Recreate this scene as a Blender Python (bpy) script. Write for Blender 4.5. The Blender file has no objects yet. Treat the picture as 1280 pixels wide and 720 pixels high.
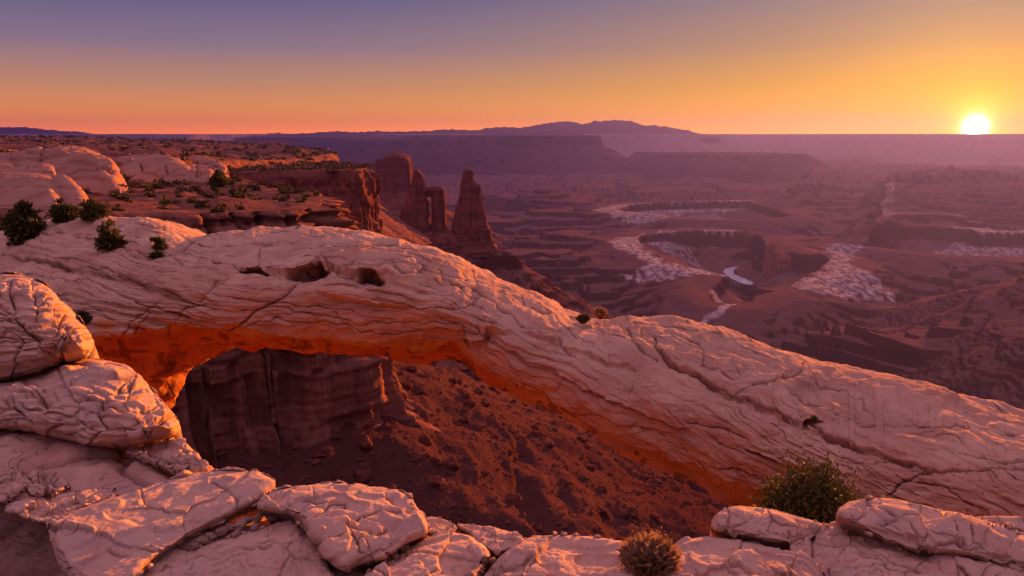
import bpy, math
import numpy as np
from math import radians, sin, cos, tan, pi

# ------------------------------------------------------------------ camera, sky, sun, exposure
SC = bpy.context.scene
COL = SC.collection
F = 1000.0                       # focal length in pixels of a 1280 x 720 frame
PITCH = radians(10.87)
cam_d = bpy.data.cameras.new("camera")
cam = bpy.data.objects.new("camera", cam_d)
COL.objects.link(cam)
cam.location = (0, 0, 0)
cam.rotation_euler = (radians(90) - PITCH, 0, 0)
cam_d.sensor_width = 36.0
cam_d.lens = 36.0 * F / 1280.0
cam_d.clip_start = 0.05
cam_d.clip_end = 200000
SC.camera = cam

SUN_AZ = radians(29.6)           # to the right of straight ahead
SUN_EL = radians(5.5)
DISC_EL = radians(0.42)
SUN_DIR = np.array([sin(SUN_AZ) * cos(SUN_EL), cos(SUN_AZ) * cos(SUN_EL), sin(SUN_EL)])
DISC_DIR = np.array([sin(SUN_AZ) * cos(DISC_EL), cos(SUN_AZ) * cos(DISC_EL), sin(DISC_EL)])

world = bpy.data.worlds.new("World")
SC.world = world
world.use_nodes = True
SKY_RAMP = [  # sine of elevation, linear dawn colour; unseen overhead stops brightened as fill
    (0.000, (0.95, 0.190, 0.016)), (0.022, (0.54, 0.160, 0.026)), (0.055, (0.29, 0.130, 0.070)),
    (0.100, (0.125, 0.085, 0.122)), (0.165, (0.041, 0.044, 0.118)), (0.32, (0.06, 0.045, 0.09)),
    (0.58, (0.17, 0.102, 0.165)), (0.85, (0.36, 0.222, 0.355)), (1.000, (0.42, 0.26, 0.42))]
SKY_WARM = [
    (0.000, (1.10, 0.36, 0.0)), (0.022, (0.60, 0.240, 0.0)), (0.055, (0.43, 0.185, 0.006)),
    (0.100, (0.25, 0.130, 0.055)), (0.165, (0.125, 0.097, 0.108)), (0.32, (0.09, 0.065, 0.09)),
    (0.58, (0.17, 0.102, 0.165)), (0.85, (0.36, 0.222, 0.355)), (1.000, (0.42, 0.26, 0.42))]


def build_world():
    nt = world.node_tree
    nt.nodes.clear()
    N = nt.nodes.new
    L = nt.links.new
    out = N("ShaderNodeOutputWorld")
    sky = N("ShaderNodeTexSky")
    sky.sky_type = 'NISHITA'
    sky.sun_disc = False
    sky.sun_elevation = SUN_EL
    sky.sun_rotation = SUN_AZ
    tc = N("ShaderNodeTexCoord")
    sep = N("ShaderNodeSeparateXYZ"); L(tc.outputs["Generated"], sep.inputs[0])

    def ramp(stops):
        r = N("ShaderNodeValToRGB")
        el = r.color_ramp.elements
        while len(el) < len(stops):
            el.new(0.5)
        for e, (p, c) in zip(el, stops):
            e.position = p; e.color = (*c, 1)
        L(sep.outputs[2], r.inputs[0])
        return r
    cool, warm = ramp(SKY_RAMP), ramp(SKY_WARM)

    def math_(op, a, b=None, c=None):
        m = N("ShaderNodeMath"); m.operation = op
        for i, v in enumerate((a, b, c)):
            if v is None: continue
            if isinstance(v, (int, float)): m.inputs[i].default_value = v
            else: L(v, m.inputs[i])
        return m.outputs[0]
    dot = N("ShaderNodeVectorMath"); dot.operation = 'DOT_PRODUCT'
    nrm = N("ShaderNodeVectorMath"); nrm.operation = 'NORMALIZE'
    L(tc.outputs["Generated"], nrm.inputs[0])
    L(nrm.outputs[0], dot.inputs[0]); dot.inputs[1].default_value = tuple(DISC_DIR)
    ang = math_('ARCCOSINE', math_('MINIMUM', dot.outputs["Value"], 0.9999999))
    w = math_('POWER', 2.71828, math_('MULTIPLY', math_('POWER', math_('MULTIPLY', ang, 1 / 0.52), 2.0), -1.0))
    mix = N("ShaderNodeMix"); mix.data_type = 'RGBA'
    L(w, mix.inputs["Factor"]); L(cool.outputs[0], mix.inputs[6]); L(warm.outputs[0], mix.inputs[7])

    def glow(col, amp, sig):
        g = math_('MULTIPLY', math_('POWER', 2.71828, math_('MULTIPLY', math_('POWER', math_('MULTIPLY', ang, 1 / sig), 1.4), -1.0)), amp)
        v = N("ShaderNodeVectorMath"); v.operation = 'SCALE'; v.inputs[0].default_value = col
        L(g, v.inputs["Scale"])
        return v.outputs[0]
    add = mix.outputs[2]
    for col, amp, sig in (((1.0, 0.44, 0.0), 0.26, 0.10), ((1.0, 0.62, 0.04), 1.0, 0.020), ((1, 0.90, 0.65), 30.0, 0.0052)):
        v = N("ShaderNodeVectorMath"); v.operation = 'ADD'
        L(add, v.inputs[0]); L(glow(col, amp, sig), v.inputs[1])
        add = v.outputs[0]
    up = N("ShaderNodeVectorMath"); up.operation = 'SCALE'; up.inputs["Scale"].default_value = 7.2
    L(add, up.inputs[0])
    ns = N("ShaderNodeVectorMath"); ns.operation = 'SCALE'; ns.inputs["Scale"].default_value = 0.008
    L(sky.outputs[0], ns.inputs[0])
    tot = N("ShaderNodeVectorMath"); tot.operation = 'ADD'
    L(up.outputs[0], tot.inputs[0]); L(ns.outputs[0], tot.inputs[1])
    bg = N("ShaderNodeBackground"); bg.inputs[1].default_value = 0.1
    L(tot.outputs[0], bg.inputs[0])
    L(bg.outputs[0], out.inputs[0])
    world.cycles.sampling_method = 'MANUAL'
    world.cycles.sample_map_resolution = 1024


build_world()
sun_d = bpy.data.lights.new("sun", 'SUN')
sun_d.energy = 5.0
sun_d.angle = radians(0.5)
sun_d.color = (1.0, 0.33, 0.035)
sun = bpy.data.objects.new("sun", sun_d)
COL.objects.link(sun)
from mathutils import Vector
sun.rotation_euler = Vector(SUN_DIR).to_track_quat('Z', 'Y').to_euler()

SC.view_settings.view_transform = 'Standard'
SC.view_settings.look = 'None'
SC.view_settings.exposure = 1.5
SC.view_settings.gamma = 1.0
SC.view_settings.use_curve_mapping = False
SC.cycles.use_denoising = True
SC.cycles.max_bounces = 6
SC.cycles.diffuse_bounces = 4
SC.cycles.volume_bounces = 0
SC.cycles.sample_clamp_indirect = 6.0

HAZE_DENSITY = 5.2e-5
HAZE_COLOR = (0.088, 0.098, 0.88)
HAZE_ANISO = 0.62

# ------------------------------------------------------------------ numeric helpers
RNG = np.random.default_rng(7)
_T = RNG.normal(size=(32, 32, 32, 3)).astype(np.float32)
_T /= np.linalg.norm(_T, axis=-1, keepdims=True)
_TF = _T.reshape(-1, 3)
_GA = RNG.uniform(0, 2 * pi, 4096)
_GX = np.cos(_GA).astype(np.float32); _GY = np.sin(_GA).astype(np.float32)


def perlin2(x, y, z):
    """one plane of the 3-D noise: cheaper where z is a constant"""
    x, y = np.broadcast_arrays(np.asarray(x, np.float64), np.asarray(y, np.float64))
    zo = int(math.floor(z * 7.0)) * 5
    xf = np.floor(x + z * 0.37); yf = np.floor(y + z * 0.73)
    fx = (x + z * 0.37 - xf).astype(np.float32); fy = (y + z * 0.73 - yf).astype(np.float32)
    xi = xf.astype(np.int32); yi = yf.astype(np.int32)
    u = fx * fx * fx * (fx * (fx * 6 - 15) + 10)
    v = fy * fy * fy * (fy * (fy * 6 - 15) + 10)
    res = 0
    for dx in (0, 1):
        wx = u if dx else 1 - u
        ax = ((xi + dx) & 63) << 6
        for dy in (0, 1):
            k = (ax + ((yi + dy) & 63) + zo) & 4095
            res = res + (_GX[k] * (fx - dx) + _GY[k] * (fy - dy)) * (wx * (v if dy else 1 - v))
    return res * 1.5


def perlin(x, y, z):
    if np.ndim(z) == 0: return perlin2(x, y, float(z))
    x = np.asarray(x, np.float64); y = np.asarray(y, np.float64); z = np.asarray(z, np.float64)
    x, y, z = np.broadcast_arrays(x, y, z)
    xi = np.floor(x).astype(np.int64); yi = np.floor(y).astype(np.int64); zi = np.floor(z).astype(np.int64)
    fx = (x - xi).astype(np.float32); fy = (y - yi).astype(np.float32); fz = (z - zi).astype(np.float32)
    u = fx * fx * fx * (fx * (fx * 6 - 15) + 10)
    v = fy * fy * fy * (fy * (fy * 6 - 15) + 10)
    w = fz * fz * fz * (fz * (fz * 6 - 15) + 10)
    res = 0
    for dx in (0, 1):
        wx = u if dx else 1 - u
        ax = ((xi + dx) & 31) << 10
        for dy in (0, 1):
            wy = v if dy else 1 - v
            ay = ((yi + dy) & 31) << 5
            for dz in (0, 1):
                wz = w if dz else 1 - w
                g = _TF[ax + ay + ((zi + dz) & 31)]
                res = res + (g[..., 0] * (fx - dx) + g[..., 1] * (fy - dy) + g[..., 2] * (fz - dz)) * (wx * wy * wz)
    return res * 1.5


def fbm(x, y, z=0.0, oct=5, gain=0.5, lac=2.03):
    a = 1.0; s = 0; f = 1.0
    for k in range(oct):
        s = s + a * perlin(np.asarray(x) * f + 17.3 * k, np.asarray(y) * f + 5.1 * k, np.asarray(z) * f + 9.7 * k)
        a *= gain; f *= lac
    return s


def ridged(x, y, z=0.0, oct=5, gain=0.5):
    a = 1.0; s = 0; f = 1.0; tot = 0
    for k in range(oct):
        s = s + a * (1 - np.abs(perlin(np.asarray(x) * f + 11.3 * k, np.asarray(y) * f + 7.1 * k, np.asarray(z) * f + 3.7 * k)) * 1.6)
        tot += a; a *= gain; f *= 2.07
    return s / tot


def sstep(a, b, x):
    t = np.clip((x - a) / (b - a), 0, 1)
    return t * t * (3 - 2 * t)


def smax(a, b, k):
    h = np.clip(0.5 + 0.5 * (a - b) / k, 0, 1)
    return b + (a - b) * h + k * h * (1 - h)


CP, SP = cos(PITCH), sin(PITCH)


def ray(px, py):
    px = np.asarray(px, float); py = np.asarray(py, float)
    a = (px - 640) / F; b = (360 - py) / F
    return np.stack([a, CP + b * SP, -SP + b * CP], -1)


def at(px, py, Y):
    d = ray(px, py)
    return d * (np.asarray(Y, float) / d[..., 1])[..., None]


def on(px, py, z):
    d = ray(px, py)
    return d * (np.asarray(z, float) / d[..., 2])[..., None]


def polyline_d(x, y, pts, closed=False):
    pts = np.asarray(pts, float)
    best = np.full(np.shape(x), 1e18)
    n = len(pts)
    for i in range(n if closed else n - 1):
        ax, ay = pts[i][:2]; bx, by = pts[(i + 1) % n][:2]
        ex, ey = bx - ax, by - ay
        t = np.clip(((x - ax) * ex + (y - ay) * ey) / (ex * ex + ey * ey + 1e-12), 0, 1)
        best = np.minimum(best, (x - ax - t * ex) ** 2 + (y - ay - t * ey) ** 2)
    return np.sqrt(best)


def poly_sd(x, y, pts):
    pts = np.asarray(pts, float)
    d = polyline_d(x, y, pts, True)
    ins = np.zeros(np.shape(x), bool)
    n = len(pts)
    for i in range(n):
        ax, ay = pts[i][:2]; bx, by = pts[(i + 1) % n][:2]
        if ay == by: continue
        c = ((ay > y) != (by > y)) & (x < (bx - ax) * (y - ay) / (by - ay) + ax)
        ins ^= c
    return np.where(ins, -d, d)


def catmull(xs, ys, q):
    """smooth monotone-ish interpolation (PCHIP) of columns ys over xs"""
    xs = np.asarray(xs, float); ys = np.asarray(ys, float)
    if ys.ndim == 1: ys = ys[:, None]
    h = np.diff(xs)[:, None]; dl = np.diff(ys, axis=0) / h
    m = np.zeros_like(ys)
    m[0] = dl[0]; m[-1] = dl[-1]
    w1 = 2 * h[1:] + h[:-1]; w2 = h[1:] + 2 * h[:-1]
    with np.errstate(divide='ignore', invalid='ignore'):
        hm = (w1 + w2) / (w1 / dl[:-1] + w2 / dl[1:])
    m[1:-1] = np.where(dl[:-1] * dl[1:] > 0, hm, 0)
    i = np.clip(np.searchsorted(xs, q) - 1, 0, len(xs) - 2)
    t = ((q - xs[i]) / (xs[i + 1] - xs[i]))[:, None]
    hh = h[i]
    return ((2 * t**3 - 3 * t**2 + 1) * ys[i] + (t**3 - 2 * t**2 + t) * hh * m[i]
            + (-2 * t**3 + 3 * t**2) * ys[i + 1] + (t**3 - t**2) * hh * m[i + 1])


def smooth_closed(pts, n, it=3):
    p = np.asarray(pts, float)
    for _ in range(it):
        q = np.roll(p, -1, 0)
        p = np.stack([0.75 * p + 0.25 * q, 0.25 * p + 0.75 * q], 1).reshape(-1, p.shape[1])
    p2 = np.vstack([p, p[:1]])
    s = np.r_[0, np.cumsum(np.linalg.norm(np.diff(p2[:, :2], axis=0), axis=1))]
    q = np.linspace(0, s[-1], n, endpoint=False)
    return np.stack([np.interp(q, s, p2[:, k]) for k in range(p.shape[1])], 1)


def grid_normals(P, closed_u=False, closed_v=False):
    if closed_u: du = np.roll(P, -1, 1) - np.roll(P, 1, 1)
    else: du = np.gradient(P, axis=1)
    if closed_v: dv = np.roll(P, -1, 0) - np.roll(P, 1, 0)
    else: dv = np.gradient(P, axis=0)
    n = np.cross(du, dv)
    return n / (np.linalg.norm(n, axis=-1, keepdims=True) + 1e-12)


def link(name, me, parent=None, origin=None):
    o = bpy.data.objects.new(name, me)
    COL.objects.link(o)
    if parent is not None: o.parent = parent
    if origin is not None: o.location = tuple(float(v) for v in origin)
    return o


def mesh_np(name, V, faces, mats, attrs=None, smooth=True, mat_idx=None):
    """faces: (n,4) or (n,3) int array, or a list of both kinds"""
    if not isinstance(faces, (list, tuple)): faces = [faces]
    me = bpy.data.meshes.new(name)
    V = np.ascontiguousarray(V, np.float32)
    me.vertices.add(len(V)); me.vertices.foreach_set("co", V.ravel())
    li = np.concatenate([f.ravel() for f in faces]).astype(np.int32)
    lt = np.concatenate([np.full(len(f), f.shape[1], np.int32) for f in faces])
    ls = np.r_[0, np.cumsum(lt)[:-1]].astype(np.int32)
    me.loops.add(len(li)); me.loops.foreach_set("vertex_index", li)
    me.polygons.add(len(lt)); me.polygons.foreach_set("loop_start", ls)
    try: me.polygons.foreach_set("loop_total", lt)
    except Exception: pass
    me.polygons.foreach_set("use_smooth", np.full(len(lt), smooth, bool))
    if mat_idx is not None: me.polygons.foreach_set("material_index", np.asarray(mat_idx, np.int32))
    for m in (mats if isinstance(mats, (list, tuple)) else [mats]): me.materials.append(m)
    if attrs:
        for k, a in attrs.items():
            at_ = me.attributes.new(k, 'FLOAT', 'POINT')
            at_.data.foreach_set("value", np.ascontiguousarray(a, np.float32).ravel())
    me.update(); me.validate()
    return me


def grid_faces(nv, nu, closed_u=False, closed_v=False, flip=False):
    idx = np.arange(nv * nu).reshape(nv, nu)
    if closed_u: idx = np.concatenate([idx, idx[:, :1]], 1)
    if closed_v: idx = np.concatenate([idx, idx[:1]], 0)
    f = np.stack([idx[:-1, :-1], idx[:-1, 1:], idx[1:, 1:], idx[1:, :-1]], -1).reshape(-1, 4)
    return f[:, ::-1] if flip else f


def add_grid(name, P, mat, closed_u=False, closed_v=False, attrs=None, parent=None, flip=False, origin=None):
    nv, nu = P.shape[:2]
    V = P.reshape(-1, 3)
    if origin is None: origin = V.mean(0) * np.array([1, 1, 0]) + np.array([0, 0, V[:, 2].min()])
    me = mesh_np(name, V - origin, grid_faces(nv, nu, closed_u, closed_v, flip), mat, attrs)
    return link(name, me, parent, origin)


def tag(o, label, cat, group=None):
    o["label"] = label; o["category"] = cat
    if group: o["group"] = group
    return o


def kind(o, k):
    o["kind"] = k
    return o


def empty(name, loc):
    o = bpy.data.objects.new(name, None)
    o.empty_display_size = 0.2
    COL.objects.link(o); o.location = tuple(float(v) for v in loc)
    return o


# ------------------------------------------------------------------ materials
def rock_material(name, a, b, c, scale=1.0, tint=None, dirt_shade=(0.045, 0.020, 0.016), bump=0.5, bump_dist=0.02,
                  fine=40.0, lam=None, lam_scale=18.0, speck=0.35, strata=None, patch=0.5, bedding=0.0, varnish=0.0):
    m = bpy.data.materials.new(name); m.use_nodes = True
    nt = m.node_tree; nt.nodes.clear()
    N = nt.nodes.new; L = nt.links.new
    out = N("ShaderNodeOutputMaterial"); bs = N("ShaderNodeBsdfPrincipled")
    bs.inputs["Roughness"].default_value = 0.92
    bs.inputs["Specular IOR Level"].default_value = 0.0
    L(bs.outputs[0], out.inputs[0])
    tc = N("ShaderNodeTexCoord"); co = tc.outputs["Object"]

    def noise(s, detail=6, rough=0.6, vec=co, dist=0.0):
        n = N("ShaderNodeTexNoise"); n.inputs["Scale"].default_value = s
        n.inputs["Detail"].default_value = detail; n.inputs["Roughness"].default_value = rough
        n.inputs["Distortion"].default_value = dist
        L(vec, n.inputs["Vector"])
        return n.outputs["Fac"]

    def rmap(v, lo, hi):
        r = N("ShaderNodeMapRange"); r.interpolation_type = 'SMOOTHSTEP'
        L(v, r.inputs[0]); r.inputs[1].default_value = lo; r.inputs[2].default_value = hi
        return r.outputs[0]

    def mixc(f, x, y, amt=None, mode='MIX'):
        k = N("ShaderNodeMix"); k.data_type = 'RGBA'; k.blend_type = mode
        if isinstance(f, float): k.inputs["Factor"].default_value = f
        else: L(f, k.inputs["Factor"])
        for s, v in ((6, x), (7, y)):
            if isinstance(v, tuple): k.inputs[s].default_value = (*v, 1)
            else: L(v, k.inputs[s])
        return k.outputs[2]

    def mul(x, y):
        k = N("ShaderNodeMath"); k.operation = 'MULTIPLY'
        for i, v in enumerate((x, y)):
            if isinstance(v, (int, float)): k.inputs[i].default_value = v
            else: L(v, k.inputs[i])
        return k.outputs[0]

    def addm(x, y):
        k = N("ShaderNodeMath"); k.operation = 'ADD'
        for i, v in enumerate((x, y)):
            if isinstance(v, (int, float)): k.inputs[i].default_value = v
            else: L(v, k.inputs[i])
        return k.outputs[0]
    col = mixc(rmap(noise(1.3 * scale, 7, 0.62), 0.36, 0.64), a, b)
    col = mixc(mul(rmap(noise(0.42 * scale, 5, 0.6, dist=0.6), 0.5, 0.68), patch), col, c)
    if strata is not None:      # horizontal colour bands of the beds, by height
        sp = N("ShaderNodeSeparateXYZ"); L(co, sp.inputs[0])
        wob = mul(noise(0.012 * strata[0], 4), strata[1] * 1.2)
        zz = addm(mul(sp.outputs[2], 1.0 / strata[1]), mul(wob, 1.0 / strata[1]))
        nn = N("ShaderNodeTexNoise"); nn.noise_dimensions = '1D'; nn.inputs["Detail"].default_value = 5
        nn.inputs["Roughness"].default_value = 0.75; nn.inputs["Scale"].default_value = 1.0
        L(zz, nn.inputs["W"])
        col = mixc(mul(rmap(nn.outputs["Fac"], 0.42, 0.62), 0.75), col, strata[2])
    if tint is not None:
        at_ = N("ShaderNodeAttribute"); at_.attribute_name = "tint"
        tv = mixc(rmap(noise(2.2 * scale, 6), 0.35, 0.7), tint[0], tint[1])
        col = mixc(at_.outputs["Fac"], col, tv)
    if varnish:      # dark streaks run down the walls
        mp2 = N("ShaderNodeMapping"); L(co, mp2.inputs[0]); mp2.inputs["Scale"].default_value = (1, 1, 0.06)
        vn = noise(varnish, 5, 0.65, mp2.outputs[0], 0.3)
        col = mixc(mul(rmap(vn, 0.50, 0.62), 0.65), col, tuple(v * 0.42 for v in b))
        vn2 = noise(varnish * 2.7, 4, 0.6, mp2.outputs[0], 0.3)
        col = mixc(mul(rmap(vn2, 0.56, 0.66), 0.5), col, tuple(min(1, v * 1.35) for v in a))
    bedh = None
    if bedding:
        ab = N("ShaderNodeAttribute"); ab.attribute_name = "bed"; aa = N("ShaderNodeAttribute"); aa.attribute_name = "along"
        cx = N("ShaderNodeCombineXYZ"); L(aa.outputs["Fac"], cx.inputs[0]); L(ab.outputs["Fac"], cx.inputs[1])
        bn_ = noise(1.0, 7, 0.62, cx.outputs[0], 0.0)
        fr_ = N("ShaderNodeMath"); fr_.operation = 'FRACT'
        L(addm(mul(ab.outputs["Fac"], 1.6), mul(noise(0.7, 4, 0.6, cx.outputs[0]), 1.6)), fr_.inputs[0])
        lines = mul(rmap(fr_.outputs[0], 0.88, 0.95), rmap(noise(1.1 * scale, 5), 0.48, 0.60))
        col = mixc(mul(rmap(bn_, 0.52, 0.66), 0.45 * bedding), col, c)
        col = mixc(mul(rmap(bn_, 0.46, 0.34), 0.35 * bedding), col, tuple(min(1, v * 1.12) for v in a))
        col = mixc(mul(lines, 0.75 * bedding), col, dirt_shade)
        bedh = addm(mul(bn_, 4.0 * bedding), mul(lines, -1.2 * bedding))
    # dark mineral specks and lichen
    stn = rmap(noise(0.75 * scale, 6, 0.66, dist=1.2), 0.53, 0.70)
    col = mixc(mul(stn, 0.42), col, tuple(v * f for v, f in zip(b, (0.62, 0.66, 0.80))))
    sp_ = rmap(noise(fine * 0.9, 3, 0.7), 0.56, 0.68)
    patchy = rmap(noise(1.7 * scale, 4), 0.40, 0.62)
    col = mixc(mul(mul(sp_, patchy), speck), col, tuple(v * 0.35 for v in b))
    fl = mul(rmap(noise(fine * 0.25, 4, 0.7), 0.38, 0.65), 0.35)
    col = mixc(fl, col, tuple(v * 0.72 for v in a))
    ad = N("ShaderNodeAttribute"); ad.attribute_name = "dirt_shade"
    col = mixc(ad.outputs["Fac"], col, dirt_shade)
    L(col, bs.inputs["Base Color"])
    # relief
    h = addm(mul(noise(fine, 9, 0.68), 0.5), mul(noise(fine * 0.22, 7, 0.62), 1.6))
    if lam is not None:
        mp = N("ShaderNodeMapping"); L(co, mp.inputs[0])
        mp.inputs["Rotation"].default_value = lam
        mp.inputs["Scale"].default_value = (0.15, 0.15, 1.0)
        ln = noise(lam_scale, 4, 0.7, mp.outputs[0], 0.25)
        h = addm(h, mul(ln, 1.5))
    if bedh is not None: h = addm(h, bedh)
    bp = N("ShaderNodeBump"); bp.inputs["Strength"].default_value = bump
    bp.inputs["Distance"].default_value = bump_dist
    L(h, bp.inputs["Height"]); L(bp.outputs[0], bs.inputs["Normal"])
    return m


def plain_material(name, c1, c2, scale=20.0, rough=0.8, trans=0.0):
    m = bpy.data.materials.new(name); m.use_nodes = True
    nt = m.node_tree; bs = nt.nodes["Principled BSDF"]
    bs.inputs["Roughness"].default_value = rough
    bs.inputs["Specular IOR Level"].default_value = 0.2
    n = nt.nodes.new("ShaderNodeTexNoise"); n.inputs["Scale"].default_value = scale
    tc = nt.nodes.new("ShaderNodeTexCoord"); nt.links.new(tc.outputs["Object"], n.inputs["Vector"])
    k = nt.nodes.new("ShaderNodeMix"); k.data_type = 'RGBA'
    k.inputs[6].default_value = (*c1, 1); k.inputs[7].default_value = (*c2, 1)
    r = nt.nodes.new("ShaderNodeMapRange"); r.inputs[1].default_value = 0.35; r.inputs[2].default_value = 0.65
    nt.links.new(n.outputs["Fac"], r.inputs[0]); nt.links.new(r.outputs[0], k.inputs["Factor"])
    nt.links.new(k.outputs[2], bs.inputs["Base Color"])
    if trans:
        tr = nt.nodes.new("ShaderNodeBsdfTranslucent"); mx = nt.nodes.new("ShaderNodeMixShader")
        mx.inputs[0].default_value = trans
        nt.links.new(k.outputs[2], tr.inputs[0]); nt.links.new(bs.outputs[0], mx.inputs[1]); nt.links.new(tr.outputs[0], mx.inputs[2])
        nt.links.new(mx.outputs[0], nt.nodes["Material Output"].inputs[0])
    return m


PALE_A, PALE_B, PALE_C = (0.62, 0.365, 0.245), (0.50, 0.265, 0.172), (0.40, 0.165, 0.115)
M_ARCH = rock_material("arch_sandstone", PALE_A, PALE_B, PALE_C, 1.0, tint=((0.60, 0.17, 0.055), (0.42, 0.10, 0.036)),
                       bump=0.8, bump_dist=0.022, fine=26.0, bedding=1.0, speck=0.7)
M_SLAB = rock_material("ledge_sandstone", PALE_A, (0.52, 0.32, 0.25), PALE_C, 2.0, tint=((0.60, 0.24, 0.12), (0.5, 0.18, 0.09)),
                       bump=0.75, bump_dist=0.012, fine=60.0, bedding=0.8, speck=0.7)
M_DOME = rock_material("dome_sandstone", (0.44, 0.215, 0.15), (0.36, 0.155, 0.105), (0.27, 0.095, 0.06), 0.12,
                       bump=0.6, bump_dist=0.3, fine=2.2, lam=(0.08, 0.1, 0), lam_scale=1.2)
M_CLIFF = rock_material("cliff_sandstone", (0.225, 0.070, 0.048), (0.155, 0.047, 0.034), (0.09, 0.029, 0.024), 0.06,
                        bump=0.8, bump_dist=0.8, fine=0.9, varnish=0.16, strata=(1.0, 9.0, (0.25, 0.09, 0.062)))
M_BUTTE = rock_material("red_butte_rock", (0.36, 0.115, 0.075), (0.26, 0.08, 0.052), (0.15, 0.05, 0.035), 0.05, bump=0.8, bump_dist=1.5, fine=0.5, varnish=0.08)
M_BENCH = rock_material("plateau_rock", (0.27, 0.10, 0.068), (0.18, 0.062, 0.045), (0.11, 0.038, 0.03), 0.1,
                        bump=0.8, bump_dist=0.5, fine=1.6, varnish=0.30, strata=(1.0, 2.2, (0.25, 0.105, 0.075)))
M_TERR = rock_material("canyon_ground", (0.185, 0.082, 0.070), (0.130, 0.055, 0.048), (0.210, 0.085, 0.066), 0.02,
                       tint=((0.62, 0.46, 0.42), (0.34, 0.21, 0.18)), dirt_shade=(0.060, 0.017, 0.015), bump=0.9, bump_dist=1.2, fine=0.35, speck=0.8,
                       strata=(1.0, 14.0, (0.17, 0.066, 0.052)))
M_TALUS = rock_material("talus_stone", (0.15, 0.046, 0.031), (0.09, 0.028, 0.021), (0.20, 0.08, 0.056), 0.3,
                        bump=0.6, bump_dist=0.1, fine=3.0)
M_FAR = rock_material("far_rock", (0.085, 0.030, 0.030), (0.065, 0.024, 0.024), (0.05, 0.02, 0.02), 0.002,
                      bump=0.4, bump_dist=20, fine=0.02, strata=(0.02, 45.0, (0.10, 0.04, 0.036)))
M_LEAF = plain_material("juniper_leaves", (0.050, 0.050, 0.016), (0.10, 0.080, 0.022), 12, 0.7, 0.2)
M_SCRUB = plain_material("scrub_twigs", (0.085, 0.055, 0.035), (0.13, 0.075, 0.045), 6, 0.8, 0.1)
M_LEAFDRY = plain_material("dry_leaves", (0.40, 0.23, 0.12), (0.26, 0.14, 0.075), 14, 0.8, 0.3)
M_LEAFGRN = plain_material("scrub_leaves", (0.080, 0.068, 0.022), (0.13, 0.095, 0.035), 14, 0.75, 0.25)
M_STEM = plain_material("woody_stem", (0.13, 0.08, 0.055), (0.20, 0.13, 0.09), 30, 0.9)

# ------------------------------------------------------------------ plan of the canyon (world metres)
LEDGE_Z = -1.9


def px_plan(pts, z):
    return np.array([on(p[0], p[1], z)[:2] for p in pts])


LEDGE_RIM = np.vstack([
    px_plan([(40, 440), (120, 480), (180, 512), (228, 545), (300, 567), (370, 607), (450, 640), (560, 668), (640, 678), (740, 676),
             (860, 668), (900, 656), (960, 650), (1050, 655), (1150, 640), (1300, 628), (1500, 610)], LEDGE_Z),
    [(9, 4), (9, -9), (-9, -9), (-9, 7.5)]])

# left plateau: near bench, headland, upper mesa. Columns: x, y, z of the rim
def rim(pts):
    return np.array([at(p[0], p[1], p[2]) for p in pts])


BENCH = rim([(60, 262, 95), (120, 262, 100), (175, 266, 103), (215, 264, 106), (255, 268, 108), (300, 264, 112), (345, 264, 114),
             (385, 261, 117), (400, 258, 124), (404, 250, 138), (398, 243, 150), (385, 239, 158), (345, 235, 165), (312, 230, 176), (292, 222, 205), (120, 205, 270), (-250, 205, 250),
             (-330, 260, 120), (-150, 275, 85)])
HEAD = rim([(285, 216, 330), (330, 214, 345), (372, 213, 352), (415, 213, 362), (448, 211.5, 372), (459, 210, 390), (455, 207.5, 430), (440, 205.5, 480),
            (400, 204, 540), (320, 204, 560), (250, 206, 480), (240, 212, 380)])
UPPER = rim([(-300, 205, 230), (0, 203, 240), (120, 200, 280), (240, 201, 330), (320, 201, 420), (385, 198, 560), (412, 193.5, 680), (417, 192, 740), (404, 188, 860),
             (375, 183.5, 1050), (300, 181, 1350), (190, 175, 1700), (0, 171.5, 1700), (-300, 172, 1500), (-500, 185, 700)])
SPIRE_Y = 850.0
SPIRE_RIDGE = np.array([at(476, 292, 470), at(500, 303, 820), at(560, 305, 850), at(612, 306, 850)])

GORGE_Z = -330.0
GORGES = [
    (px_plan([(798, 297), (806, 293), (830, 290.5), (870, 288.5), (936, 289.5), (952, 297), (958, 306), (975, 312), (1000, 318), (1034, 318), (1037, 327), (1022, 340),
              (996, 349), (984, 357), (962, 364), (940, 371), (915, 376), (893, 372), (888, 357), (906, 343), (885, 339), (862, 334), (835, 327), (812, 313)], GORGE_Z), 100.0),
    (px_plan([(772, 262), (788, 255.5), (830, 252.5), (890, 251.5), (935, 251), (946, 255), (975, 263), (990, 270), (960, 273), (900, 274.5), (850, 273), (835, 268), (800, 266)], GORGE_Z), 62.0),
    (px_plan([(1085, 300), (1112, 284), (1160, 283), (1210, 286), (1225, 290), (1330, 292), (1420, 300), (1400, 320), (1280, 321), (1180, 318), (1130, 313), (1075, 306)], GORGE_Z), 85.0),
]
RIVER = [px_plan([(902, 338), (912, 334), (926, 333), (916, 337.5), (918, 343), (930, 348), (943, 353), (939, 357), (924, 353), (910, 346.5)], -430.0),
         px_plan([(951, 323), (956, 319.5), (966, 317.5), (965, 322), (960, 327), (953, 326.5)], -430.0)]
WASH = [px_plan([(940, 361), (934, 369), (921, 374), (915, 382), (905, 390), (896, 395), (888, 399), (880, 403)], -352.0),
        px_plan([(915, 388), (906, 380), (902, 372), (896, 369), (893, 374)], -352.0)]
VALE = np.vstack([px_plan([(935, 365), (905, 392), (890, 412)], -350.0), [(190, 900), (60, 600)]])
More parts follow.
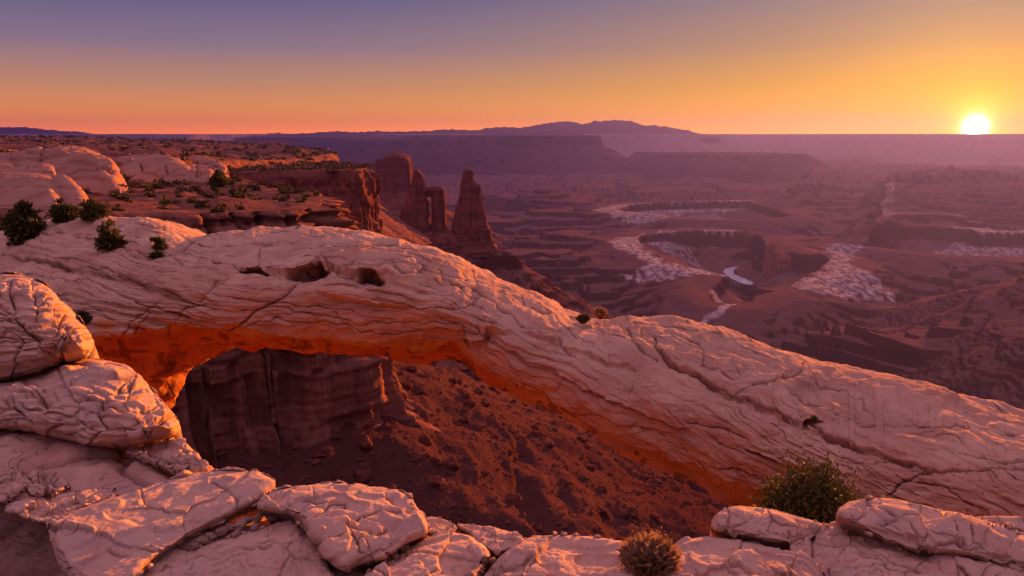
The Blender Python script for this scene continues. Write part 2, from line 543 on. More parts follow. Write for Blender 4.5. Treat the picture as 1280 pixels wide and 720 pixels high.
TERRACE = np.vstack([px_plan([(985, 247), (990, 242), (1000, 239), (1030, 237.5), (1100, 237), (1200, 237.5), (1300, 238), (1600, 240)], -300.0),
                     [(9000, 9000), (3200, 9000), (2100, 5600)]])
PALE = [(px_plan(p, zz), a) for p, zz, a in (
    ([(762, 302), (775, 297), (800, 293.5), (830, 290), (870, 287.5), (936, 288.5), (930, 290), (868, 290), (835, 293), (806, 297), (800, 302), (806, 312), (826, 324), (860, 334), (900, 341), (908, 344), (870, 343.5),
      (830, 342), (792, 340), (772, 336), (800, 333), (813, 329), (795, 318), (770, 310)], -330, 1.0),
    ([(815, 306), (835, 302), (865, 303), (886, 318), (893, 326), (860, 322), (830, 318)], -370, 0.7),
    ([(984, 357), (1000, 350), (1025, 341), (1037, 327), (1036, 318), (1030, 306), (1045, 303), (1078, 307), (1066, 318), (1062, 330), (1110, 344), (1118, 353), (1062, 366), (1020, 363)], -330, 0.95),
    ([(738, 262), (770, 256), (800, 253.5), (870, 251), (935, 250), (940, 252), (870, 253.5), (800, 257), (779, 260), (776, 265), (830, 267.5), (840, 272), (800, 273), (765, 268)], -330, 0.9),
    ([(845, 263), (900, 261), (925, 274), (885, 276), (845, 274)], -360, 0.5),
    ([(1110, 266), (1180, 264.5), (1242, 270), (1242, 276), (1190, 281), (1130, 285), (1116, 283.5), (1192, 275), (1180, 269)], -300, 0.8),
    ([(1168, 317), (1198, 297), (1225, 290), (1290, 293), (1360, 300), (1360, 318), (1200, 320)], -350, 0.85))]
TERRACE2 = np.vstack([px_plan([(1082, 287), (1100, 272), (1118, 266), (1180, 266), (1240, 272), (1290, 275), (1500, 280)], -310.0),
                      [(4000, 5000), (2200, 4700)]])


def terrain(x, y, fine=True):
    """height and pale factor (rock, painted far haze) of the canyon sheet"""
    r = np.hypot(x, y)
    wx = x + 60 * fbm(x / 320, y / 320, 1.5, 3); wy = y + 60 * fbm(x / 320, y / 320, 7.5, 3)
    # canyon floor: terraced benches
    f1 = fbm(wx / 950, wy / 950, 0.3, 5)
    def terr(v, n, s):
        v = v * n; k = np.floor(v); t = v - k
        return (k + sstep(1 - s, 1.0, t) * 0.85 + t * 0.15) / n
    zf = -340 + 66 * terr(f1 + 0.025 * fbm(x / 160, y / 160, 2.7, 4), 4, 0.07) + 3 * fbm(x / 110, y / 110, 4.1, 4)
    rough = sstep(3200, 1500, r)
    rg = ridged(wx / 620, wy / 480, 2.2, 5) - 0.60
    zf = zf + rough * (120 * rg - 18 + 2.0 * fbm(x / 40, y / 40, 3.3, 4) - 9 * np.abs(fbm(wx / 150, wy / 110, 6.9, 4)))
    zf = zf - 34 * np.exp(-(polyline_d(x, y, VALE) / 190) ** 2) * rough
    # every slope is broken into ledges: flat tread, steep riser
    for st_, amt in ((18.0, 0.9), (9.0, 0.3)):
        zq = zf / st_ + 0.30 * fbm(x / 230, y / 170, 5.9 + st_, 3); fq = zq - np.floor(zq)
        zf = zf + amt * st_ * (sstep(0.66, 0.80, fq) - fq) * sstep(6500, 4500, r)
    gs = [poly_sd(x + 14 * fbm(x / 90, y / 90, 5.5, 3), y + 11 * fbm(x / 70, y / 70, 8.5, 4), g[0]) for g in GORGES]
    wd = np.minimum(polyline_d(wx * 0 + x + 10 * fbm(x / 60, y / 60, 2.5, 2), y + 14 * fbm(x / 60, y / 60, 6.5, 2), WASH[0]),
                    polyline_d(x + 10 * fbm(x / 60, y / 60, 2.5, 2), y + 14 * fbm(x / 60, y / 60, 6.5, 2), WASH[1]))
    flat = np.zeros_like(x)
    for s in gs: flat = np.maximum(flat, sstep(260, 40, s))
    flat_w = sstep(170, 10, wd)
    zf = zf + (GORGE_Z - zf) * flat
    zf = zf + (-352 + 0.12 * wd - zf) * flat_w * (1 - flat * 0.6)
    st = poly_sd(x + 60 * fbm(x / 500, y / 500, 3.5, 3), y + 90 * fbm(x / 500, y / 500, 9.5, 3), TERRACE)
    zf = zf + 42 * sstep(15, -15, st) + 28 * sstep(160, 0, st)
    st2 = poly_sd(x + 20 * fbm(x / 150, y / 150, 3.7, 3), y + 25 * fbm(x / 150, y / 150, 9.1, 3), TERRACE2)
    zf = zf + 22 * sstep(8, -8, st2) + 38 * sstep(110, 0, st2)
    pale = np.zeros_like(x); talp = np.zeros_like(x)
    for (g, dep), s, wid in zip(GORGES, gs, (150, 60, 70)):
        dep_full = dep
        d = np.maximum(-s, 0)
        if dep > 90: dep = dep * (0.46 + 0.54 * sstep(500, 640, x)) * np.where(x > 585, np.clip((y - 1640) / 620, 0, 1), 1)
        zf = zf - dep * (0.52 * sstep(0, 16, d) + 0.48 * np.clip((d - 16) / 110, 0, 1))
    px_, py_ = x + 20 * fbm(x / 60, y / 60, 6.6, 4), y + 34 * fbm(x / 60, y / 70, 2.6, 4)
    for pp, am in PALE:
        pale = np.maximum(pale, am * sstep(7, -7, poly_sd(px_, py_, pp)))
    for s in gs: pale = pale * (1 - 0.9 * sstep(-32, -24, s) * sstep(3, -3, s))      # the walls themselves stay dark
    # rims of the farther benches show a thin pale line
    pale = np.maximum(pale, 0.4 * sstep(-130, -60, st) * sstep(-16, -22, st))
    pale = np.maximum(pale, 0.6 * sstep(-70, -30, st2) * sstep(-9, -14, st2))
    pale = pale * sstep(5600, 4200, r)
    stip = fbm(x / 14, y / 24, 3.1, 3)
    pale = pale * (0.22 + 0.78 * sstep(-0.25, 0.15, stip))
    pale = np.maximum(pale, sstep(11, 6, wd) * 0.85)
    for rv in RIVER:
        sr = poly_sd(x, y, rv)
        zf = np.where(sr < 60, np.minimum(zf, -434 + np.maximum(sr + 4, 0) * 0.35), zf)
    # far plateau rim
    ang = np.arctan2(x, y)
    rp = 11300 + 1000 * fbm(np.sin(ang) * 5.0, np.cos(ang) * 5.0, 4.7, 4) + 500 * np.sin(ang * 23 + 1)
    dr = r - rp
    zp = 232 * sstep(-1900, 40, dr) ** 1.5 + 120 * sstep(30, 190, dr)
    zf = zf + zp * (1 + 0.0 * x) + 0
    zq = zf / 58.0 + 0.25 * fbm(x / 1500, y / 1500, 2.2, 4); fq = zq - np.floor(zq)
    zf = zf + 46 * (sstep(0.60, 0.80, fq) - fq) * sstep(5200, 6800, r)
    kf = sstep(30, 160, dr); zf = zf * (1 - kf) + kf * (4 + 4.0 * fbm(x / 1100, y / 1100, 1.2, 4))
    # talus skirts of the near cliffs
    gl = fbm(x / 28, y / 28, 1.1, 4)
    z = zf
    near = r < 2200
    if near.any():
        xs, ys, g = x[near], y[near], gl[near]
        s1 = poly_sd(xs, ys, BENCH[:, :2]); s2 = poly_sd(xs, ys, HEAD[:, :2]); s3 = poly_sd(xs, ys, UPPER[:, :2])
        s4 = polyline_d(xs, ys, SPIRE_RIDGE); s5 = poly_sd(xs, ys, LEDGE_RIM)
        rt = polyline_d(xs, ys, [(800, 600), (850, 850), (890, 1000), (1080, 1400)])
        gul = np.abs(fbm(xs / 60, ys / 60, 5.2, 3))
        t1 = -37 - 0.55 * np.maximum(s1, 0) - 0.0006 * np.maximum(s1, 0) ** 1.5 + 1.6 * g
        t2 = -58 - 0.60 * np.maximum(s2, 0) + 3 * g - 9 * gul
        t3 = -62 - 0.6 * np.maximum(s3, 0) + 3 * g - 9 * gul
        u = np.clip((ys - 470) / 350, 0, 1)
        t4 = -70 * (1 - u) - 118 * u - 0.66 * np.maximum(s4 - 14, 0) + 2.5 * g - 9 * gul
        t5 = -26 - 0.72 * np.maximum(s5 - 8, 0) - 1.4 * np.clip(s5, 0, 8) + 1.5 * g
        t6 = -185 - 0.5 * rt + 1.2 * g + 22 * fbm(xs / 240, ys / 240, 6.4, 3)
        t = t1
        for q in (t2, t3, t4, t5, t6): t = smax(t, q, 6.0)
        # resistant ledges crossing the slopes
        zz = t / 26 + 0.5 * fbm(xs / 90, ys / 90, 8.8, 3)
        fr = zz - np.floor(zz)
        t = t + 7.5 * (sstep(0.72, 0.86, fr) - fr) * sstep(-48, -70, t) * sstep(-330, -280, t) * (0.5 + 0.5 * sstep(-0.05, 0.3, fbm(xs / 70, ys / 70, 3.9, 3)))
        if fine:
            z2 = t / 7.5 + 0.6 * fbm(xs / 30, ys / 30, 4.8, 4); f2 = z2 - np.floor(z2)
            t = t + 3.4 * (sstep(0.70, 0.82, f2) - f2) * sstep(0.0, 0.25, fbm(xs / 34, ys / 34, 1.3, 3)) * sstep(-42, -52, t)
            t = t + 0.55 * fbm(xs / 6, ys / 6, 2.6, 5) + 0.7 * np.maximum(fbm(xs / 14, ys / 14, 6.1, 3), 0) - 1.6 * np.abs(fbm(xs / 20, ys / 20, 3.6, 4))
        zn = smax(t, zf[near], 14.0)
        z = zf.copy(); z[near] = zn
        pn = pale[near]; pale[near] = pn * sstep(10, -6, t - zf[near])
    pale = np.maximum(pale, 0.34 * sstep(8200, 9200, r))      # far rim slopes paled in colour to stand in for haze
    return z, pale


TERR = {}


def ground_z(x, y):
    """height of the built canyon sheet"""
    r = np.hypot(x, y); t = np.arctan2(x, y)
    i = np.clip(np.searchsorted(TERR["r"], r) - 1, 0, len(TERR["r"]) - 2); j = np.clip(np.searchsorted(TERR["t"], t) - 1, 0, len(TERR["t"]) - 2)
    a = (r - TERR["r"][i]) / (TERR["r"][i + 1] - TERR["r"][i]); b = (t - TERR["t"][j]) / (TERR["t"][j + 1] - TERR["t"][j])
    Z = TERR["z"]
    return (Z[i, j] * (1 - b) + Z[i, j + 1] * b) * (1 - a) + (Z[i + 1, j] * (1 - b) + Z[i + 1, j + 1] * b) * a


def build_terrain():
    th = np.concatenate([np.linspace(-180, -46, 60, endpoint=False), np.linspace(-46, 46, 1000, endpoint=False), np.linspace(46, 180, 60)])
    th = np.radians(th)
    rr = [13.0]
    while rr[-1] < 13800:
        r = rr[-1]
        k = 1.03 if r < 50 else 1.0105 if r < 330 else 1.0048 if r < 1000 else 1.0036 if r < 4500 else 1.009
        rr.append(r * k)
    rr = np.array(rr)
    R, T = np.meshgrid(rr, th, indexing='ij')
    X = R * np.sin(T); Y = R * np.cos(T)
    from concurrent.futures import ThreadPoolExecutor
    xs = np.array_split(X.ravel(), 24); ys = np.array_split(Y.ravel(), 24)
    with ThreadPoolExecutor(4) as ex:
        res = list(ex.map(lambda q: terrain(q[0], q[1]), zip(xs, ys)))
    z = np.concatenate([q[0] for q in res]); pale = np.concatenate([q[1] for q in res])
    TERR["r"], TERR["t"], TERR["z"] = rr, th, z.reshape(X.shape)
    P = np.stack([X, Y, z.reshape(X.shape)], -1)
    Nz = np.abs(grid_normals(P)[..., 2]).ravel()
    nr_ = R.ravel() < 420
    scarp = sstep(0.94, 0.78, Nz) * (1 - pale) * np.where(nr_, 0.25, 0.9) * np.where(R.ravel() > 6000, 0.15, 1)      # dark beds exposed on the risers, their shade painted in too
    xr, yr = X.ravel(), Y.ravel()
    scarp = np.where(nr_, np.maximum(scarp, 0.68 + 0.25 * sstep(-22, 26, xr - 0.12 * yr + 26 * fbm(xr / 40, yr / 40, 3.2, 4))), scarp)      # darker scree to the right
    o = add_grid("canyon_terrain", P, M_TERR, attrs={"tint": pale, "dirt_shade": scarp}, flip=True, origin=np.zeros(3))
    kind(o, "structure")


build_terrain()

# ------------------------------------------------------------------ river
def water_material():
    m = bpy.data.materials.new("river_water"); m.use_nodes = True
    bs = m.node_tree.nodes["Principled BSDF"]
    bs.inputs["Base Color"].default_value = (0.80, 0.74, 0.74, 1)  # near-white base colour stands in for sky glint on silty water
    bs.inputs["Roughness"].default_value = 0.12
    n = m.node_tree.nodes.new("ShaderNodeTexNoise"); n.inputs["Scale"].default_value = 0.4
    tc = m.node_tree.nodes.new("ShaderNodeTexCoord"); m.node_tree.links.new(tc.outputs["Object"], n.inputs["Vector"])
    b = m.node_tree.nodes.new("ShaderNodeBump"); b.inputs["Strength"].default_value = 0.15; b.inputs["Distance"].default_value = 0.3
    m.node_tree.links.new(n.outputs["Fac"], b.inputs["Height"]); m.node_tree.links.new(b.outputs[0], bs.inputs["Normal"])
    return m


def build_river():
    mw = water_material()
    V = []; Fc = []
    for rv in RIVER:
        p = smooth_closed(rv, 60)
        c = p.mean(0)
        base = len(V)
        V.append((c[0], c[1], -430.0))
        for q in p: V.append((q[0], q[1], -430.0))
        for i in range(60): Fc.append((base, base + 1 + i, base + 1 + (i + 1) % 60))
    me = mesh_np("river", np.array(V), np.array(Fc), mw)
    kind(link("river", me), "structure")


build_river()


# ------------------------------------------------------------------ cliffs, mesas, buttes
def mesa(name, rim3, prof, mat, n=700, flute=2.0, flute_len=14.0, step=1.5, top_amp=1.0, seed=0.0, rows=90, caps=40, strat_h=-14.0, bump_len=None, ledge=0.55, joints=3.0, tall=9.0):
    """a flat-topped body: rim curve swept down a cliff-and-talus profile [(outward, drop)], its top filled towards the middle"""
    p = smooth_closed(rim3, n, 2)
    d = np.roll(p, -1, 0) - np.roll(p, 1, 0)
    area = np.sum(p[:, 0] * np.roll(p[:, 1], -1) - np.roll(p[:, 0], -1) * p[:, 1])
    nrm = np.stack([d[:, 1], -d[:, 0]], 1) * (1 if area > 0 else -1)
    nrm /= np.linalg.norm(nrm, axis=1, keepdims=True)
    prof = np.array(prof, float)
    s = np.r_[0, np.cumsum(np.linalg.norm(np.diff(prof, axis=0), axis=1))]
    q = np.linspace(0, s[-1], rows)
    off = np.interp(q, s, prof[:, 0]); dz = np.interp(q, s, prof[:, 1])
    fx = p[:, 0] / flute_len; fy = p[:, 1] / flute_len
    rowsP = []
    for o_, z_ in zip(off, dz):
        fl = fbm(fx, fy, z_ / (flute_len * tall) + seed, 5) + 0.8 - 1.6 * np.abs(perlin(fx * 0.7, fy * 0.7, seed + 1.7 + z_ / (flute_len * 14)))
        big = fbm(fx / 5, fy / 5, seed + 3.0 + z_ / (flute_len * 30), 3)
        led = fbm(np.full(n, z_ / step), fx * 0.12, seed + 8.0, 4) * (0.12 + 0.88 * sstep(strat_h - 4, strat_h, z_))
        k = sstep(-0.5, 6 * step * 0.2, -z_) if z_ < 0 else 0
        crack = -np.maximum(0, 0.25 - np.abs(perlin(fx * 0.9, fy * 0.9, seed + 5.5 + z_ / (flute_len * 20)))) * joints
        o2 = o_ + k * (flute * (fl + 0.9 * big + crack) + flute * ledge * led)
        zz = p[:, 2] + z_ + (0.25 * step * fbm(fx * 2, fy * 2, seed + z_, 2) if z_ < 0 else 0)
        rowsP.append(np.stack([p[:, 0] + nrm[:, 0] * o2, p[:, 1] + nrm[:, 1] * o2, zz], 1))
    c = p.mean(0)
    capP = []
    for t in np.linspace(0.0, 1, caps, endpoint=False):
        u = t ** 0.8
        x = c[0] + (p[:, 0] - c[0]) * u; y = c[1] + (p[:, 1] - c[1]) * u
        z = c[2] + (p[:, 2] - c[2]) * u
        bl = bump_len or flute_len * 2
        z = z + top_amp * (fbm(x / bl, y / bl, seed + 2.2, 5)) * min(1, (1 - u) * 12)
        capP.append(np.stack([x, y, z], 1))
    P = np.array(capP + rowsP)
    return add_grid(name, P, mat, closed_u=True, attrs={"dirt_shade": np.zeros(P.shape[0] * P.shape[1])}, flip=(area > 0))


CL = [(0, 0), (0.4, -0.6), (0.9, -1.4), (1.2, -2.2), (1.3, -3.4), (2.6, -3.9), (2.8, -6.2), (4.6, -6.8), (5.0, -10), (7.0, -11), (7.6, -17), (8.0, -27), (10, -34), (26, -46)]
b_ = mesa("canyon_bench", BENCH, CL, M_BENCH, n=1900, flute=2.1, flute_len=5.0, strat_h=-8.0, step=0.8, ledge=0.9, joints=6.0, tall=30.0, top_amp=0.8, seed=1.0, rows=170, caps=150, bump_len=16)
kind(b_, "structure")
h_ = mesa("headland_cliff", HEAD, [(0, 0), (0.4, -1.5), (1.6, -2.2), (1.9, -5), (3.0, -5.6), (3.3, -16), (4.2, -32), (5.5, -46), (12, -51), (62, -86)], M_CLIFF,
          n=1500, flute=2.6, flute_len=10.0, step=2.4, strat_h=-5.0, top_amp=0.7, seed=4.0, rows=120, caps=60)
kind(h_, "structure")
u_ = mesa("upper_plateau", UPPER, [(0, 0), (2, -3), (4, -5), (6, -14), (10, -18), (14, -36), (30, -45), (80, -80)], M_BENCH,
          n=1000, flute=4.0, flute_len=16.0, step=3.0, top_amp=5.0, seed=7.0, rows=70, caps=160, bump_len=70)
kind(u_, "structure")


def far_mesa(name, pts, prof, seed, n=500, mat=None, flute=60, fl=160):
    o = mesa(name, rim(pts), prof, mat or M_FAR, n=n, flute=flute, flute_len=fl, step=30, top_amp=4, seed=seed, rows=60, caps=12)
    return kind(o, "structure")


MP = [(0, 0), (8, -30), (14, -95), (30, -110), (110, -150), (220, -215), (400, -310), (560, -380)]
far_mesa("distant_mesa", [(560, 170.5, 7901), (640, 169.6, 7730), (680, 169.3, 7561), (735, 169.3, 7561), (749, 169.2, 7901), (750, 168.9, 8665), (720, 168.8, 9771), (600, 168.8, 10620), (500, 169, 10620), (520, 169.5, 8921)], MP, 11.0, flute=35)
far_mesa("distant_mesa", [(440, 176, 7901), (480, 175, 7476), (540, 174, 7391), (600, 173, 7646), (660, 172.4, 8155), (640, 171, 9771), (500, 171.5, 10195), (420, 173, 9346)],
         [(0, 0), (30, -60), (140, -130), (330, -210), (700, -300), (900, -340)], 13.0, flute=60)
far_mesa("distant_mesa", [(960, 195, 6456), (990, 193.5, 6201), (1010, 194, 6372), (1010, 191.5, 7136), (900, 189.5, 8326), (780, 189.5, 8921), (820, 192, 7646)],
         [(0, 0), (20, -40), (120, -90), (400, -180), (600, -240)], 15.0, flute=40)


def mountains(name, sil, Y, seed, depth=3000, dx=2.0):
    """a range with the photographed skyline: a ridge with spurs running down both sides"""
    sil = np.array(sil, float)
    q = np.arange(sil[0, 0], sil[-1, 0] + dx, dx)
    top = np.interp(q, sil[:, 0], sil[:, 1])
    top = top + 1.3 * fbm(q / 9.0, q * 0 + seed, 0.0, 5) * sstep(0, 20, q - q[0]) * sstep(0, 20, q[-1] - q)
    crest = at(q, top, np.full(len(q), Y))
    base_z = -40.0
    rows = []
    for v in np.linspace(-1, 1, 61):
        sp = ridged(crest[:, 0] / 360, np.full(len(q), v * 3.0), seed + 1.1, 4)
        k = (1 - abs(v)) ** 1.15
        k = k * (1 - 0.45 * (1 - sp) * np.clip(abs(v) * 4, 0, 1))
        z = base_z + (crest[:, 2] - base_z) * k
        rows.append(np.stack([crest[:, 0] * (1 + v * depth / Y * 0.2), np.full(len(q), Y + v * depth), z], 1))
    o = add_grid(name, np.array(rows), M_FAR, attrs={"dirt_shade": np.zeros(61 * len(q))})
    return kind(o, "structure")


mountains("mountains", [(320, 168), (340, 166.5), (370, 167), (400, 165.5), (422, 163.8), (445, 165.2), (470, 164), (500, 164.5), (540, 163.2), (568, 161.5), (590, 163), (612, 160), (625, 158.7),
                        (650, 159.5), (668, 156.5), (690, 153.2), (703, 151.5), (716, 152), (728, 155.2), (745, 151.5), (765, 150.2), (788, 151), (806, 157), (818, 156), (832, 158.8), (850, 161), (872, 166), (885, 168.5)], 12300, 3.0, depth=1300)
mountains("mountains", [(-120, 160), (-60, 157.5), (0, 158.5), (30, 159), (55, 161.5), (80, 164), (96, 164.5), (118, 168.2), (126, 169)], 12000, 8.0, depth=1300)
mountains("hills", [(150, 181), (175, 177.8), (190, 174.8), (208, 173.3), (225, 173.3), (238, 175.5), (246, 178), (265, 180), (280, 178.2), (300, 177.5), (330, 178), (350, 182)], 4200, 12.0, depth=700)


def tower(rows, Y, n=90, nz=110, seed=0.0, depth=0.8, amp=0.10, rough=1.0):
    """rows: (py, left px, right px) of the outline; rings with fluted, broken sides"""
    rows = np.array(rows, float)
    q = np.linspace(rows[0, 0], rows[-1, 0], nz)
    e = np.stack([np.interp(q, rows[:, 0], rows[:, k]) for k in (1, 2)], 1)
    ph = np.linspace(0, 2 * pi, n, endpoint=False)
    out = []
    L_ = at(e[:, 0], q, np.full(nz, Y)); R_ = at(e[:, 1], q, np.full(nz, Y))
    w0 = np.linalg.norm(R_ - L_, axis=1).max()
    for i in range(nz):
        c = (L_[i] + R_[i]) / 2; w = (R_[i, 0] - L_[i, 0]) / 2
        cx, sy = np.cos(ph), np.sin(ph)
        sq = (np.abs(cx) ** 4 + np.abs(sy) ** 4) ** (-1 / 4)
        dd = max(w * depth, w0 * 0.10)
        x = cx * sq; y = sy * sq
        fl = fbm(x * 2.0 + seed, y * 2.0, c[2] / (w0 * 2.2), 5) + 0.30 * fbm(np.full(n, c[2] / (w0 * 0.09)), x * 0.9, y * 0.9 + seed, 4)
        crack = -np.maximum(0, 0.2 - np.abs(perlin(x * 2.3 + seed, y * 2.3, np.full(n, c[2] / (w0 * 3.5) + seed)))) * 3.0 - 0.6 * np.abs(perlin(x * 5 + seed, y * 5, np.full(n, c[2] / (w0 * 1.5) + seed)))
        k = 1 + rough * amp * (fl + crack)
        out.append(np.stack([c[0] + w * x * k, Y + dd * y * k, np.full(n, c[2]) + 0.01 * w0 * fl], 1))
    top = out[0]
    caps = [top.mean(0) + (top - top.mean(0)) * t + np.array([0, 0, (1 - t * t) * 0.02 * w0]) for t in (0.02, 0.35, 0.7, 0.9)]
    return np.array(caps + out)


def joined_grids(name, grids, mat, parent=None):
    V = []; Fc = []; b = 0
    for P in grids:
        V.append(P.reshape(-1, 3)); Fc.append(grid_faces(P.shape[0], P.shape[1], True) + b); b += P.shape[0] * P.shape[1]
    V = np.vstack(V)
    org = np.array([V[:, 0].mean(), V[:, 1].mean(), V[:, 2].min()])
    me = mesh_np(name, V - org, np.vstack(Fc)[:, ::-1], mat, {"dirt_shade": np.zeros(len(V))})
    return link(name, me, parent, org)


o = joined_grids("rock_spire", [
    tower([(212.5, 518, 523.5), (218, 516.5, 527), (226, 515, 531), (236, 512, 533), (248, 508.5, 534), (262, 504, 535.5), (276, 500, 537.5), (290, 496, 540), (305, 492, 546), (318, 488, 552)], SPIRE_Y, seed=1.0, amp=0.14),
    tower([(233.5, 540, 553), (237, 538.5, 556), (248, 539.5, 557), (262, 540, 557.5), (276, 539.5, 558), (292, 538, 559.5), (318, 534, 566)], SPIRE_Y, n=60, seed=2.0, depth=1.2, amp=0.07),
    tower([(234.5, 528, 548), (238, 527, 550), (242, 529, 548), (246, 531, 544)], SPIRE_Y, n=50, nz=30, seed=3.0, amp=0.08),
    tower([(289, 526, 566), (293, 516, 572), (300, 505, 578), (320, 495, 590)], SPIRE_Y, n=90, nz=40, seed=8.0, amp=0.12)], M_CLIFF)
tag(o, "dark red rock spire pierced by a tall window, standing left of the thin spire", "rock spire", "rock spires beyond the arch")
o = joined_grids("rock_spire", [
    tower([(212.5, 580.5, 590.5), (215, 579, 592), (219, 578.5, 592), (222.5, 577.5, 591), (228, 577, 593.5), (233, 576, 600), (242, 575, 601.5), (254, 573, 603.5), (266, 569.5, 606), (277, 566, 609), (288, 565, 613), (300, 566, 616), (318, 560, 622)], SPIRE_Y, seed=5.0, amp=0.13)], M_CLIFF)
tag(o, "slender dark red rock spire with a knobbed top, right of the windowed spire", "rock spire", "rock spires beyond the arch")
o = joined_grids("butte", [tower([(195.6, 482.5, 510.5), (196.3, 481.5, 511.5), (199.6, 480.5, 512.5), (200.4, 470, 513.5), (203, 469.5, 514.5), (215, 468, 515.5), (226, 466.5, 516.5), (237, 464, 518), (246, 455, 527), (258, 440, 548), (275, 418, 580), (300, 380, 630)], 1500, n=200, nz=170, seed=9.0, amp=0.05, depth=0.9)], M_CLIFF)
tag(o, "blocky hazy butte with a flat top behind the cliff, left of the rock spires", "butte")
o = joined_grids("butte", [tower([(304, 968, 979), (306, 964, 992), (310, 963, 1000), (313, 962, 1026), (320, 960, 1034), (330, 959, 1035), (345, 957.5, 1024), (358, 955, 1015), (372, 950, 1012)], 2330, n=180, seed=12.0, amp=0.06, depth=1.0)], M_BUTTE)
tag(o, "short red butte beside the shining river bend in the canyon floor", "butte")
o = joined_grids("butte", [tower([(303, 1006, 1018), (304.5, 1003, 1028), (307, 1002, 1032), (311, 1001, 1032), (318, 1000, 1034)], 2560, n=90, nz=30, seed=15.0, amp=0.08, depth=1.0)], M_CLIFF)
tag(o, "small dark butte just behind the red butte by the river", "butte")


# ------------------------------------------------------------------ rock bodies sculpted from an outline
def cell_edges(X, Y, pts):
    """distance gap between nearest and second nearest seed: 0 on the cracks between blocks"""
    f1 = np.full(X.shape, 1e9); f2 = np.full(X.shape, 1e9); idx = np.zeros(X.shape, int)
    for i, (a, b) in enumerate(pts):
        d = np.hypot(X - a, Y - b)
        c = d < f1
        f2 = np.where(c, f1, np.minimum(f2, d)); idx = np.where(c, i, idx); f1 = np.minimum(f1, d)
    return f2 - f1, idx


